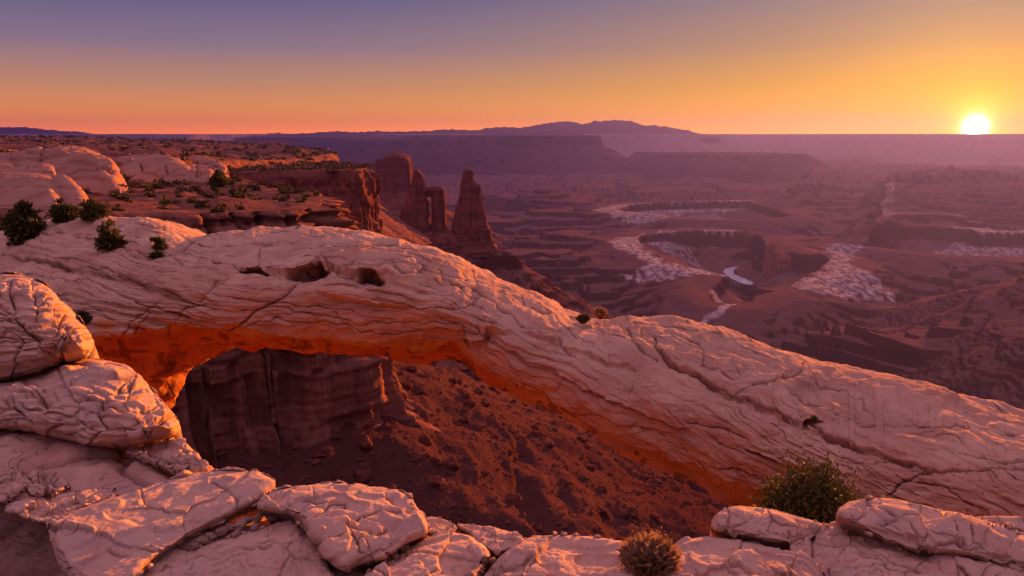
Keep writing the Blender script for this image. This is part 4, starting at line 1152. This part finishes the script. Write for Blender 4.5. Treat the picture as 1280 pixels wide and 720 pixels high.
# ------------------------------------------------------------------ the ledge under the camera
def build_ledge():
    def ax(lo, a, b, hi, step, n1):
        return np.concatenate([np.linspace(lo, a, n1, endpoint=False), np.arange(a, b, step), np.linspace(b, hi, n1)])
    xs = ax(-10, -3.6, 3.8, 10, 0.016, 60); ys = ax(-10, 2.4, 6.2, 9.5, 0.016, 60)
    X, Y = np.meshgrid(xs, ys)
    wx = X + 0.08 * fbm(X / 0.5, Y / 0.5, 1.0, 3); wy = Y + 0.08 * fbm(X / 0.5, Y / 0.5, 5.0, 3)
    sd = poly_sd(wx, wy, LEDGE_RIM)
    ins = np.maximum(-sd, 0); out = np.maximum(sd, 0)
    z = LEDGE_Z - 0.015 - 0.16 * sstep(0.55, 0, ins) ** 1.5 - 1.3 * out - 2.6 * np.maximum(out - 0.25, 0)
    z = z + 0.05 * fbm(X / 0.9, Y / 0.9, 2.0, 4) + 0.012 * fbm(X / 0.12, Y / 0.12, 8.0, 4)
    fq = 2.2 * fbm(X / 0.7, Y / 0.7, 4.4, 4); fk = np.floor(fq)
    z = z + 0.018 * (fk + sstep(0.82, 1.0, fq - fk))
    # shallow cracks
    rg = np.random.default_rng(11)
    pts = np.stack([rg.uniform(-5, 5, 70), rg.uniform(1, 7, 70)], 1)
    g, _ = cell_edges(wx + 0.1 * fbm(X, Y, 3.0, 3), wy, pts)
    z = z - 0.035 * np.exp(-(g / 0.02) ** 2) - 0.02 * np.exp(-(g / 0.1) ** 2)
    dirt_shade = 0.7 * np.exp(-(g / 0.016) ** 2)
    # left bench is swept smooth; pocket of gravel at lower left
    gp = poly_sd(X, Y, px_plan([(-60, 640), (20, 632), (70, 655), (70, 690), (95, 725), (80, 800), (-200, 800)], LEDGE_Z))
    pocket = sstep(0.1, -0.08, gp + 0.05 * fbm(X / 0.2, Y / 0.2, 3.0, 3))
    z = z - 0.10 * pocket + pocket * 0.035 * fbm(X / 0.06, Y / 0.06, 6.0, 4)
    dirt_shade = np.maximum(dirt_shade, 0.6 * pocket)
    # orange sunlight on the outer lip, painted in as a tint
    fl = sstep(0.45, 0.1, ins) * (X < -0.9)
    tint = np.maximum(fl, 0.7 * sstep(0.0, 0.6, out)); dirt_shade = np.maximum(dirt_shade, (0.66 + 0.30 * sstep(-2.4, -0.8, X)) * sstep(0.05, 0.4, out))  # outer wall darkened to hold back the light it bounces onto the arch
    P = np.stack([X, Y, z], -1)
    o = add_grid("rock_ledge", P, M_SLAB, attrs={"dirt_shade": dirt_shade, "tint": tint, "bed": (z + 0.22 * X - 0.1 * Y).ravel() / 0.05 + 0.8 * fbm(X / 0.6, Y / 0.6, 3.0, 3).ravel(), "along": (X + 0.3 * Y).ravel() / 0.5}, origin=np.zeros(3))
    kind(o, "structure")


build_ledge()

SG = "sandstone slabs and boulders on the near ledge"
def slab(outline, label, zt=LEDGE_Z, zb=LEDGE_Z, bulge=0.12, **kw):
    if 'Ytop' not in kw:
        bulge *= 0.72; kw['rnd'] = kw.get('rnd', 20) * 0.46; kw['facets'] = 7
    o = boulder("sandstone_boulder", outline, zt, zb, bulge, **kw)
    return tag(o, label, "boulder", SG)


slab([(-60, 338), (0, 340.5), (18, 341.5), (36, 345), (58, 356), (78, 373), (96, 394), (110, 413), (118, 426), (116, 440), (106, 450), (84, 452), (72, 458), (58, 466), (30, 474), (0, 480), (-60, 484)],
     "tall weathered boulder with stacked layers at the left edge below the bushes", bulge=0.95, Ytop=7.0, Ybot=5.9, rnd=60, nr=190, na=620, amp=0.05, facets=12, nlen=0.5, beds=(-0.08, 12, 0.020), seed=1.2, roll=0.2, root=1.2,
     cracks=[[(0, 380), (12, 388), (20, 400), (32, 412), (38, 422), (55, 440), (78, 452)], [(84, 392), (76, 402), (72, 418), (76, 432), (80, 452)], [(14, 348), (13, 366), (16, 384)], [(40, 350), (42, 368), (46, 384), (45, 400)], [(0, 426), (40, 420), (72, 416)], [(76, 424), (96, 420), (116, 424)],
             [(10, 356), (40, 354)], [(14, 368), (42, 366)], [(18, 384), (46, 382)], [(0, 400), (30, 408)]], crack_w=1.6, crack_d=0.05)
slab([(-60, 484), (0, 478), (30, 470), (60, 460), (82, 451), (105, 448), (130, 449), (150, 453), (165, 459), (178, 471), (188, 485), (203, 503), (218, 519), (227, 531), (226, 541), (214, 549), (185, 557), (150, 563), (115, 561), (80, 551), (40, 540), (0, 533), (-60, 534)],
     "long cross-bedded boulder with a rounded nose, under the tall layered boulder", bulge=0.70, Ytop=6.2, Ybot=4.75, rnd=48, nr=170, na=640, amp=0.045, facets=14, nlen=0.45, beds=(0.07, 12, 0.018), seed=2.4, roll=0.3, root=1.0,
     cracks=[[(0, 495), (20, 512), (40, 532), (80, 545), (120, 555), (150, 562)], [(160, 478), (145, 490), (130, 500), (122, 512), (125, 524), (135, 532)], [(30, 508), (70, 506), (105, 494)], [(123, 510), (160, 512), (195, 508)], [(130, 530), (170, 536), (215, 520)], [(32, 487), (50, 492), (58, 502)], [(170, 536), (185, 548)]], crack_w=1.6, crack_d=0.05)
slab([(150, 562), (185, 556), (218, 548), (232, 553), (246, 566), (258, 581), (262, 589), (240, 592), (212, 588), (195, 580), (172, 572)],
     "small crumbly wedge of rock under the rounded nose of the long boulder", bulge=0.10, zt=-1.86, rnd=10, cells=12, seed=3.1, amp=0.02)
slab([(-40, 590), (0, 582), (22, 586), (34, 596), (36, 608), (24, 620), (4, 630), (-40, 634)], "knobbly lump at left frame edge above the dark gravel pocket", bulge=0.14, rnd=12, seed=3.6, cells=8, amp=0.03)
slab([(34, 590), (52, 586), (72, 590), (86, 601), (84, 612), (62, 620), (44, 622), (30, 612)], "second knobbly lump, right of the one at the left edge", bulge=0.10, rnd=11, seed=3.9, cells=6, amp=0.03)
slab([(2, 630), (40, 621), (70, 618), (95, 613), (140, 609), (152, 616), (140, 625), (96, 638), (72, 650), (52, 654), (36, 650), (14, 640)], "flat tongue of rock between the knobbly lumps and the great smooth slab", bulge=0.08, rnd=10, seed=4.3, amp=0.02, cells=7)
slab([(57, 654), (72, 644), (100, 634), (150, 618), (200, 602), (240, 591), (275, 587), (310, 588), (334, 593), (346, 603), (340, 615), (318, 630), (285, 647), (250, 665), (215, 685), (185, 706), (165, 735), (95, 735), (70, 700)],
     "great smooth slab, half sunlit, in the lower left corner", zt=-1.84, bulge=0.20, rnd=26, seed=5.0, nr=120, na=420, amp=0.03, nlen=0.5, power=0.6,
     cracks=[[(265, 600), (282, 610), (298, 622), (297, 635)], [(135, 678), (150, 684), (180, 682), (200, 690)], [(60, 664), (85, 648), (110, 640)]], crack_d=0.03, crack_w=1.5)
slab([(342, 611), (376, 607), (410, 602.5), (440, 603), (470, 607.5), (498, 611), (514, 620), (524, 634), (533, 652), (536, 663), (522, 674), (500, 681), (490, 694), (470, 702), (448, 704), (430, 716), (414, 706), (398, 688), (384, 664), (366, 645), (340, 640), (320, 637), (330, 622)],
     "cracked hump-backed boulder at the rim, centre left of the ledge", zt=-1.80, bulge=0.24, rnd=34, seed=6.1, nr=130, na=460, amp=0.03, power=0.55,
     cracks=[[(380, 618), (412, 621), (405, 634), (390, 643), (374, 645)], [(412, 621), (430, 622), (428, 630)], [(432, 656), (444, 668), (450, 690), (462, 698)], [(432, 656), (450, 642), (478, 630), (500, 630)], [(500, 650), (480, 656), (474, 668)], [(400, 682), (430, 672), (445, 668)], [(374, 645), (388, 668), (412, 700)], [(484, 612), (500, 622), (520, 632)], [(360, 624), (372, 640)], [(450, 690), (474, 684), (490, 694)]], crack_w=1.3, crack_d=0.035)
slab([(178, 735), (200, 712), (230, 690), (270, 676), (310, 665), (345, 655), (372, 652), (392, 676), (408, 702), (425, 735)], "flat pink slab at bottom edge, between the great slab and the cracked boulder", bulge=0.10, rnd=14, seed=7.2, amp=0.02, nr=90, na=320, cracks=[[(230, 694), (290, 690), (340, 684)]], crack_d=0.015)
slab([(440, 735), (462, 712), (500, 690), (534, 673), (560, 665.5), (585, 668), (606, 680), (616, 694), (606, 706), (592, 735)], "smooth rounded boulder with a sunlit right shoulder, bottom edge, left of the widest slab", bulge=0.20, rnd=24, seed=8.1, amp=0.025, nr=90, na=320, cracks=[[(462, 714), (480, 720), (490, 735)]])
slab([(528, 648), (540, 645), (556, 648), (572, 657), (571, 666), (556, 668), (538, 672), (530, 662)], "small rounded block wedged behind the smooth boulder at the rim", bulge=0.08, rnd=9, seed=8.8, amp=0.015)
slab([(566, 654), (590, 655), (615, 659), (640, 665), (656, 673), (648, 684), (624, 692), (606, 686), (590, 670)], "low flat rock at the rim between the smooth boulder and the widest slab", bulge=0.07, rnd=10, seed=9.3, amp=0.015, cracks=[[(600, 660), (628, 672), (640, 676)]])
slab([(594, 735), (612, 708), (638, 684), (656, 672), (680, 667), (715, 668), (752, 671), (785, 677), (800, 690), (796, 712), (790, 735)], "widest smooth pink slab at bottom centre, left of the dry tuft", bulge=0.18, rnd=26, seed=10.2, amp=0.03, nr=100, na=360, power=0.6, cracks=[[(612, 714), (660, 716), (710, 720), (760, 718)]])
slab([(800, 735), (822, 696), (842, 682), (866, 673), (895, 670), (930, 675), (965, 683), (995, 695), (1020, 708), (1040, 735)], "low domed boulder right of the dry tuft at bottom edge", bulge=0.22, rnd=26, seed=11.4, amp=0.03, nr=100, na=360, power=0.55)
slab([(889, 648), (900, 640), (920, 634), (945, 633), (975, 638), (998, 646), (1022, 651), (1036, 657), (1024, 668), (1012, 675), (990, 683), (955, 676), (915, 667), (889, 664)], "rounded boulder left of the green juniper, with a lit hollow on top", zt=-1.84, bulge=0.16, rnd=16, seed=12.3, amp=0.02, nr=90, na=340, cracks=[[(892, 654), (930, 664), (985, 680), (1015, 668)]], power=0.6)
slab([(982, 690), (1005, 678), (1020, 664), (1042, 651), (1075, 660), (1120, 674), (1165, 690), (1205, 706), (1220, 735), (1045, 735), (1015, 706)], "flat tilted slab below the long right boulder", bulge=0.07, rnd=12, seed=13.5, amp=0.018, nr=90, na=360, cracks=[[(1015, 690), (1016, 668), (1028, 660)], [(1018, 676), (1060, 680), (1110, 700), (1150, 712)]])
slab([(1044, 640), (1052, 630), (1068, 624.5), (1092, 621.5), (1120, 624), (1155, 631), (1200, 641), (1240, 651), (1280, 664), (1340, 680), (1340, 720), (1290, 712), (1235, 700), (1195, 694), (1150, 690), (1105, 672), (1060, 656), (1046, 649)],
     "long low boulder with jointed blocks, right foreground, pointing at the juniper", zt=-1.78, bulge=0.20, rnd=20, seed=14.2, amp=0.025, nr=110, na=460, power=0.55,
     cracks=[[(1076, 630), (1080, 640), (1062, 652)], [(1080, 624), (1110, 634), (1122, 644), (1098, 654)], [(1138, 648), (1150, 664), (1180, 672), (1200, 680)], [(1130, 640), (1180, 640)], [(1098, 655), (1130, 668), (1175, 686)], [(1200, 680), (1240, 690)]], crack_w=1.2)
slab([(1184, 696), (1200, 686), (1228, 681), (1260, 686), (1340, 700), (1340, 745), (1235, 740), (1205, 718)], "rounded block in the bottom right corner below the long boulder", bulge=0.14, rnd=15, seed=15.1, amp=0.02, cracks=[[(1230, 684), (1260, 694), (1290, 700)]])
slab([(1205, 648), (1235, 644), (1290, 646), (1340, 650), (1340, 684), (1285, 666), (1240, 656)], "low pale rock strip behind the long boulder, right edge", zt=-1.84, bulge=0.08, rnd=8, seed=16.1, amp=0.015)

# small stones lying in the joint between the great slab and the cracked boulder
def stone_mesh(name, seed, mat):
    ph = np.linspace(0, 2 * pi, 18, endpoint=False); th = np.linspace(0.02, pi - 0.02, 12)
    T, Ph = np.meshgrid(th, ph, indexing='ij')
    D = np.stack([np.sin(T) * np.cos(Ph), np.sin(T) * np.sin(Ph), np.cos(T)], -1)
    D = np.sign(D) * np.abs(D) ** 0.7
    r = 1 + 0.45 * fbm(D[..., 0] * 1.1 + seed, D[..., 1] * 1.1, D[..., 2] * 1.1, 4)
    V = (D * r[..., None]).reshape(-1, 3)
    return mesh_np(name, V, grid_faces(12, 18, True, flip=True), mat, {"dirt_shade": np.zeros(len(V)), "tint": np.zeros(len(V))})


STONES = [stone_mesh("loose_stone", s, M_SLAB) for s in (1.0, 2.7, 4.4, 6.1)]
rg = np.random.default_rng(21)
for px, py, w in [(345, 631, 12), (330, 640, 10), (322, 648, 9), (308, 650, 10), (300, 657, 12), (288, 659, 9), (318, 659, 8), (276, 664, 12), (263, 670, 10), (252, 676, 11), (340, 648, 9), (352, 640, 11), (362, 632, 10), (243, 682, 8), (294, 668, 8),
                  (545, 668, 8), (532, 675, 9), (505, 684, 10), (494, 695, 8), (615, 700, 7), (622, 690, 8), (480, 703, 8), (40, 634, 8), (30, 640, 6), (1130, 683, 10), (1150, 690, 9), (1180, 697, 9), (1120, 676, 6)]:
    p = on(px, py, LEDGE_Z + 0.02)
    r = w / F * np.linalg.norm(p) * 0.5
    o = link("loose_stone", STONES[rg.integers(4)])
    o.location = tuple(p); o.scale = (r * 1.25, r * 1.0, r * 0.7); o.rotation_euler = (rg.uniform(-.3, .3), rg.uniform(-.3, .3), rg.uniform(0, 6))
    tag(o, "small loose stone lying in a joint between the foreground slabs", "stone", "loose stones in the joints of the ledge")

# ------------------------------------------------------------------ talus boulders and rubble under the arch
def sample_talus(n, seed, boxes):
    rg = np.random.default_rng(seed)
    pts = []
    px = rg.uniform(boxes[0], boxes[1], n); py = rg.uniform(boxes[2], boxes[3], n)
    D = ray(px, py)
    Y = np.full(n, 40.0); hit = np.zeros(n, bool)
    step = np.geomspace(45, 700, 500)
    res = np.zeros((n, 3))
    for Yk in step:
        P = D * (Yk / D[:, 1])[:, None]
        z = ground_z(P[:, 0], P[:, 1])
        h = (~hit) & (P[:, 2] < z)
        res[h] = P[h]; res[h, 2] = z[h]; hit |= h
        if hit.all(): break
    return res[hit], rg


pts, rg = sample_talus(19000, 31, (200, 960, 430, 690))
sizes = (rg.pareto(2.3, len(pts)) * 0.10 + 0.07) * np.clip(np.linalg.norm(pts, axis=1) / 130, 0.7, 2.2)
sizes = np.minimum(sizes, 0.95)
order = np.argsort(-sizes)
big, small = order[:150], order[150:]
TAL = [stone_mesh("talus_boulder", s, M_TALUS) for s in (1.5, 3.3, 5.2, 7.7, 9.1)]
for i in big:
    o = link("talus_boulder", TAL[rg.integers(5)])
    s = sizes[i]
    o.location = tuple(pts[i]); o.scale = (s * rg.uniform(.8, 1.5), s * rg.uniform(.8, 1.3), s * rg.uniform(.55, .95))
    o.rotation_euler = (rg.uniform(-.5, .5), rg.uniform(-.5, .5), rg.uniform(0, 6.28))
    tag(o, "fallen red boulder on the steep talus slope seen below the arch", "boulder", "fallen boulders on the talus slope")


def build_rubble():
    base = np.array([(1, 0, 0), (-1, 0, 0), (0, 1, 0), (0, -1, 0), (0, 0, 1), (0, 0, -1), (.7, .7, .4), (-.7, .6, .5), (.6, -.7, .5), (-.6, -.7, .4)], float)
    oct_f = np.array([(0, 2, 4), (2, 1, 4), (1, 3, 4), (3, 0, 4), (2, 0, 5), (1, 2, 5), (3, 1, 5), (0, 3, 5)])
    V = []; Fc = []
    for k, i in enumerate(small):
        v = base[:6] * rg.uniform(0.6, 1.35, (6, 1)) * sizes[i] * np.array([1.2, 1, .75])
        a = rg.uniform(0, 6.28); c, s = cos(a), sin(a)
        v = v @ np.array([[c, -s, 0], [s, c, 0], [0, 0, 1]]).T
        V.append(v + pts[i]); Fc.append(oct_f + 6 * k)
    V = np.vstack(V)
    me = mesh_np("talus_rubble", V, np.vstack(Fc), M_TALUS, {"dirt_shade": np.zeros(len(V))}, smooth=False)
    kind(link("talus_rubble", me), "stuff")


build_rubble()


# ------------------------------------------------------------------ plants
def leaf_cloud(name, seed, h, w, nclump, per, leaf, mat, narrow=0.45):
    """many small leaf faces gathered in clumps through an uneven dome"""
    rg = np.random.default_rng(seed)
    cs = []
    while len(cs) < nclump:
        p = rg.uniform(-1, 1, 3); p[2] = rg.uniform(0.05, 1)
        rr = np.hypot(p[0], p[1]) ** 2 + (p[2] * 0.95) ** 2
        if 0.22 < rr < 1.0:
            a_ = math.atan2(p[1], p[0]); cs.append(p * (0.82 + 0.55 * float(perlin2(cos(a_) * 1.7 + seed, sin(a_) * 1.7 + p[2], 0.5))) * rg.uniform(0.85, 1.15))
    V = []; tips = []
    for c in cs:
        cen = np.array([c[0] * w / 2, c[1] * w / 2, c[2] * h])
        tips.append(cen)
        m = int(per * rg.uniform(0.6, 1.4)); cr = 0.19 * w * rg.uniform(0.6, 1.2)
        q = rg.normal(size=(m, 3)) * cr * 0.5 * np.array([1, 1, 0.8]) + cen
        q[:, 2] = np.maximum(q[:, 2], 0.01 * h)
        d = rg.normal(size=(m, 3)) * 0.7 + (q - np.array([0, 0, h * 0.2])) / (0.5 * w)
        d[:, 2] += 0.35
        d /= np.linalg.norm(d, axis=1, keepdims=True)
        s = np.cross(d, rg.normal(size=(m, 3))); s /= np.linalg.norm(s, axis=1, keepdims=True)
        L_ = leaf * rg.uniform(0.6, 1.5, (m, 1))
        V.append(np.stack([q - s * L_ * narrow * 0.5, q + d * L_ * 0.55 - s * L_ * narrow * 0.5, q + d * L_, q + d * L_ * 0.5 + s * L_ * narrow * 0.6], 1).reshape(-1, 3))
    V = np.vstack(V)
    me = mesh_np(name, V, np.arange(len(V)).reshape(-1, 4), mat, smooth=False)
    return me, np.array(tips)


def tube_mesh(name, paths, mat, seg=5):
    V = []; Fc = []; b = 0
    for pts, r0, r1 in paths:
        pts = np.asarray(pts, float); n = len(pts)
        for i, p in enumerate(pts):
            d = pts[min(i + 1, n - 1)] - pts[max(i - 1, 0)]; d /= np.linalg.norm(d) + 1e-9
            a = np.cross(d, (0.3, 0.9, 0.1)); a /= np.linalg.norm(a) + 1e-9; c = np.cross(d, a)
            r = r0 + (r1 - r0) * i / (n - 1)
            for k in range(seg):
                an = 2 * pi * k / seg
                V.append(p + (a * cos(an) + c * sin(an)) * r)
        f = grid_faces(n, seg, True) + b
        Fc.append(f); b += n * seg
    return mesh_np(name, np.array(V), np.vstack(Fc), mat)


def stems_for(tips, seed, h, thick):
    rg = np.random.default_rng(seed)
    paths = []
    for t in tips:
        b = rg.normal(size=3) * 0.03 * h; b[2] = -0.03 * h
        m = t * 0.5 + rg.normal(size=3) * 0.06 * h; m[2] = t[2] * 0.45
        paths.append(([b, m * 0.55 + b * 0.45, m, t], thick, thick * 0.25))
    return paths


def shrub(name, label, cat, base, h, w, nclump, per, leaf, mat, seed, group=None, thick=None):
    if cat == 'bush': h *= 0.68; w *= 0.66
    else: h *= 0.82; w *= 0.80
    e = empty(name, base)
    tag(e, label, cat, group)
    me, tips = leaf_cloud("foliage", seed, h, w, nclump, per, leaf, mat)
    link("foliage", me, e)
    link("stems", tube_mesh("stems", stems_for(tips, seed + 1, h, thick or h * 0.02), M_STEM), e)
    return e


def face_pt(px, py):
    """the point of the arch's upper surface seen at a pixel"""
    d = ray(px, py); d = d / np.linalg.norm(d)
    V = ARCH_FACE.reshape(-1, 3)
    t = V @ d
    k = np.argmin(np.linalg.norm(V - t[:, None] * d, axis=1))
    return V[k]


def plant_on(fn, px, py):
    return fn(px, py)


def size_at(p, pix):
    return pix / F * np.linalg.norm(p)


BG = "bushes on the left shoulder of the arch"
p = face_pt(33, 301); shrub("desert_bush", "largest dark green bush on the arch shoulder, at the far left edge", "bush", p, size_at(p, 50), size_at(p, 56), 60, 110, size_at(p, 5), M_LEAF, 41, BG)
p = face_pt(139, 308); shrub("desert_bush", "rounded green bush alone on the arch shoulder, right of the largest bush", "bush", p, size_at(p, 31), size_at(p, 36), 45, 90, size_at(p, 4.2), M_LEAFGRN, 43, BG)
p = face_pt(198, 312); shrub("desert_bush", "small upright yellow-green bush on the arch near the first hump", "bush", p, size_at(p, 21), size_at(p, 20), 28, 70, size_at(p, 3.6), M_LEAFGRN, 45, BG)
p = face_pt(196, 321); shrub("desert_bush", "tiny flat bush just below the small upright bush", "bush", p, size_at(p, 8), size_at(p, 20), 16, 60, size_at(p, 3), M_LEAF, 46, BG)
p = face_pt(80, 275); shrub("desert_bush", "low bush on the skyline of the arch shoulder below the lit dome", "bush", p, size_at(p, 22), size_at(p, 32), 40, 80, size_at(p, 4), M_LEAF, 47, BG)
p = face_pt(117, 271); shrub("desert_bush", "rounded bush on the skyline of the arch shoulder, right of the low one", "bush", p, size_at(p, 23), size_at(p, 36), 40, 80, size_at(p, 4), M_LEAFGRN, 49, BG)
p = face_pt(107, 402); shrub("desert_bush", "shaded bush in the gap behind the tall layered boulder", "bush", p, size_at(p, 18), size_at(p, 24), 26, 70, size_at(p, 3.4), M_LEAF, 51, BG)
p = face_pt(228, 320); shrub("desert_bush", "tiny dark clump in the crack at the arch's first hump", "bush", p, size_at(p, 6), size_at(p, 12), 10, 40, size_at(p, 2.4), M_LEAF, 52, BG)
p = face_pt(1017, 525); shrub("desert_bush", "tiny dark plant in a pocket on the right face of the arch", "bush", p, size_at(p, 4), size_at(p, 18), 12, 40, size_at(p, 2), M_LEAF, 53)
p = at(1014, 658, 5.1); shrub("juniper", "dense green juniper growing between the arch foot and the foreground boulders", "shrub", p, size_at(p, 62), size_at(p, 158), 115, 150, size_at(p, 5.0), M_LEAF, 55, thick=0.012)


def tuft(name, label, base, h, w, n, mat, seed, th):
    rg = np.random.default_rng(seed)
    e = empty(name, base); tag(e, label, "tuft", "dry tufts")
    V = []; Fc = []
    for i in range(n):
        a = rg.uniform(0, 2 * pi); lean = rg.uniform(0, 1) ** 0.7
        L_ = h * rg.uniform(0.65, 1.1) * (1 - 0.2 * lean)
        b = np.array([cos(a), sin(a), 0]) * rg.uniform(0, 0.12) * w
        d = np.array([cos(a) * lean * w * 0.5 / h, sin(a) * lean * w * 0.5 / h, 1.0]); d /= np.linalg.norm(d)
        s = np.cross(d, rg.normal(size=3)); s /= np.linalg.norm(s); s *= th
        m = b + d * L_ * 0.55 + rg.normal(size=3) * 0.03 * h; t = b + d * L_ + rg.normal(size=3) * 0.06 * h
        k = len(V)
        V += [b - s, b + s, m - s * .7, m + s * .7, t]
        Fc += [(k, k + 1, k + 3, k + 2)]
        # side twig
        f = rg.normal(size=3) * 0.12 * h; f[2] = abs(f[2]) + 0.06 * h
        V += [m + f]
        Fc += [(k + 2, k + 3, k + 4, k + 5)]
    me = mesh_np("blades", np.array(V), np.array(Fc), mat, smooth=False)
    link("blades", me, e)
    me2, tips = leaf_cloud("seed_heads", seed + 3, h, w * 0.95, 40, n // 60, h * 0.05, mat)
    link("seed_heads", me2, e)
    return e


p = face_pt(728, 404); tuft("grass_tuft", "greenish dry tuft on the ridge of the arch", p, size_at(p, 12), size_at(p, 28), 500, M_LEAFGRN, 61, 0.003)
p = face_pt(752, 401) + np.array([0, 0.1, 0]); tuft("grass_tuft", "straw-coloured tuft on the arch ridge, right of the greenish one", p, size_at(p, 15), size_at(p, 22), 600, M_LEAFDRY, 62, 0.003)
p = on(812, 724, LEDGE_Z); tuft("grass_tuft", "big dry twiggy tuft in the bottom foreground between two slabs", p, size_at(p, 50), size_at(p, 92), 2000, M_LEAFDRY, 63, 0.0010)

# shrubs on the plateau: individuals copied from a few kinds
def scatter_on(obj, n, pred, seed, zlo=-99):
    """points on the upper faces of a plateau that the camera can plausibly see"""
    me = obj.data
    nv = len(me.vertices)
    co = np.empty(nv * 3, np.float32); me.vertices.foreach_get("co", co)
    co = co.reshape(-1, 3) + np.array(obj.location)
    no = np.empty(nv * 3, np.float32); me.vertices.foreach_get("normal", no); no = no.reshape(-1, 3)
    d = co
    depth = d[:, 1] * CP - d[:, 2] * SP
    px = 640 + F * d[:, 0] / np.maximum(depth, 1); py = 360 - F * (d[:, 1] * SP + d[:, 2] * CP) / np.maximum(depth, 1)
    ok = (np.abs(no[:, 2]) > 0.75) & (depth > 1) & pred(px, py)
    idx = np.nonzero(ok)[0]
    # even cover of the picture: keep points with weight by projected spacing
    rg = np.random.default_rng(seed)
    cell = {}
    rg.shuffle(idx)
    out = []
    for i in idx:
        key = (int(px[i] / 5), int(py[i] / 2.2))
        if key in cell: continue
        cell[key] = 1; out.append(i)
        if len(out) >= n: break
    return co[out]


KINDS = []
for s, mt in ((71, M_SCRUB), (73, M_LEAF), (75, M_SCRUB), (77, M_LEAFGRN)):
    me, tips = leaf_cloud("plateau_shrub", s, 1.0, 1.5, 16, 14, 0.30, mt, narrow=0.8)
    KINDS.append(me)
rg = np.random.default_rng(80)
pts_b = scatter_on(b_, 250, lambda x, y: (x > 85) & (x < 402) & (y > 214) & (y < 266), 81)
for p in pts_b:
    o = link("plateau_shrub", KINDS[rg.integers(4)])
    s = rg.uniform(0.5, 1.25)
    o.location = tuple(p - np.array([0, 0, 0.1])); o.scale = (s, s, s * rg.uniform(.7, 1.1)); o.rotation_euler = (0, 0, rg.uniform(0, 6))
    tag(o, "low dark scrub dotting the red bench above the layered cliff", "shrub", "scrub on the red bench")


def build_far_scrub():
    V = []; Fc = []; b = 0
    rg = np.random.default_rng(90)
    pts = list(scatter_on(u_, 900, lambda x, y: (x > -20) & (x < 420) & (y > 165) & (y < 205), 91)) + list(scatter_on(h_, 260, lambda x, y: (x > 250) & (x < 460) & (y > 198) & (y < 216), 92))
    for p in pts:
        k = KINDS[0]
        n = 26
        s = rg.uniform(0.9, 2.2) * (0.6 + np.linalg.norm(p) / 900)
        c = rg.normal(size=(n, 3)) * s * np.array([0.5, 0.5, 0.3]); c[:, 2] = np.abs(c[:, 2])
        d = rg.normal(size=(n, 4, 3)) * s * 0.32
        V.append((p + c[:, None] + d).reshape(-1, 3)); Fc.append(np.arange(n * 4).reshape(-1, 4) + b); b += n * 4
    me = mesh_np("plateau_undergrowth", np.vstack(V), np.vstack(Fc), M_SCRUB, smooth=False)
    kind(link("plateau_undergrowth", me), "stuff")


build_far_scrub()
# the lone tree by the rightmost dome
p = at(274, 239, 150)
e = empty("pinyon_tree", p); tag(e, "lone upright tree beside the orange end of the rightmost dome", "tree")
me, tips = leaf_cloud("crown", 95, 3.4, 2.6, 50, 60, 0.30, M_LEAF)
c_ = link("crown", me, e); c_.location = (0, 0, 0.6)
link("trunk", tube_mesh("trunk", [([(0, 0, -0.4), (0.05, 0, 0.8), (-0.05, 0.05, 2.0), (0, 0, 3.4)], 0.16, 0.03)] + [([(0, 0, 0.6 + 0.2 * k), (t[0] * .5, t[1] * .5, 0.5 + t[2] * .7), (t[0], t[1], 0.6 + t[2])], 0.05, 0.015) for k, t in enumerate(tips[:10])], M_STEM), e)

# ------------------------------------------------------------------ haze
def build_haze():
    m = bpy.data.materials.new("haze"); m.use_nodes = True
    nt = m.node_tree; nt.nodes.clear()
    out = nt.nodes.new("ShaderNodeOutputMaterial")
    v = nt.nodes.new("ShaderNodeVolumePrincipled")
    v.inputs["Color"].default_value = (*HAZE_COLOR, 1)
    v.inputs["Density"].default_value = HAZE_DENSITY
    v.inputs["Anisotropy"].default_value = HAZE_ANISO
    nt.links.new(v.outputs[0], out.inputs["Volume"])
    m.volume_intersection_method = 'FAST' if hasattr(m, "volume_intersection_method") else None
    r = 14500.0; z0, z1 = -470.0, 245.0
    V = np.array([(x, y, z) for z in (z0, z1) for y in (-r, r) for x in (-r, r)], float)
    Fc = np.array([(0, 2, 3, 1), (4, 5, 7, 6), (0, 1, 5, 4), (2, 6, 7, 3), (0, 4, 6, 2), (1, 3, 7, 5)])
    me = mesh_np("haze", V, Fc, m, smooth=False)
    kind(link("haze", me), "stuff")


build_haze()
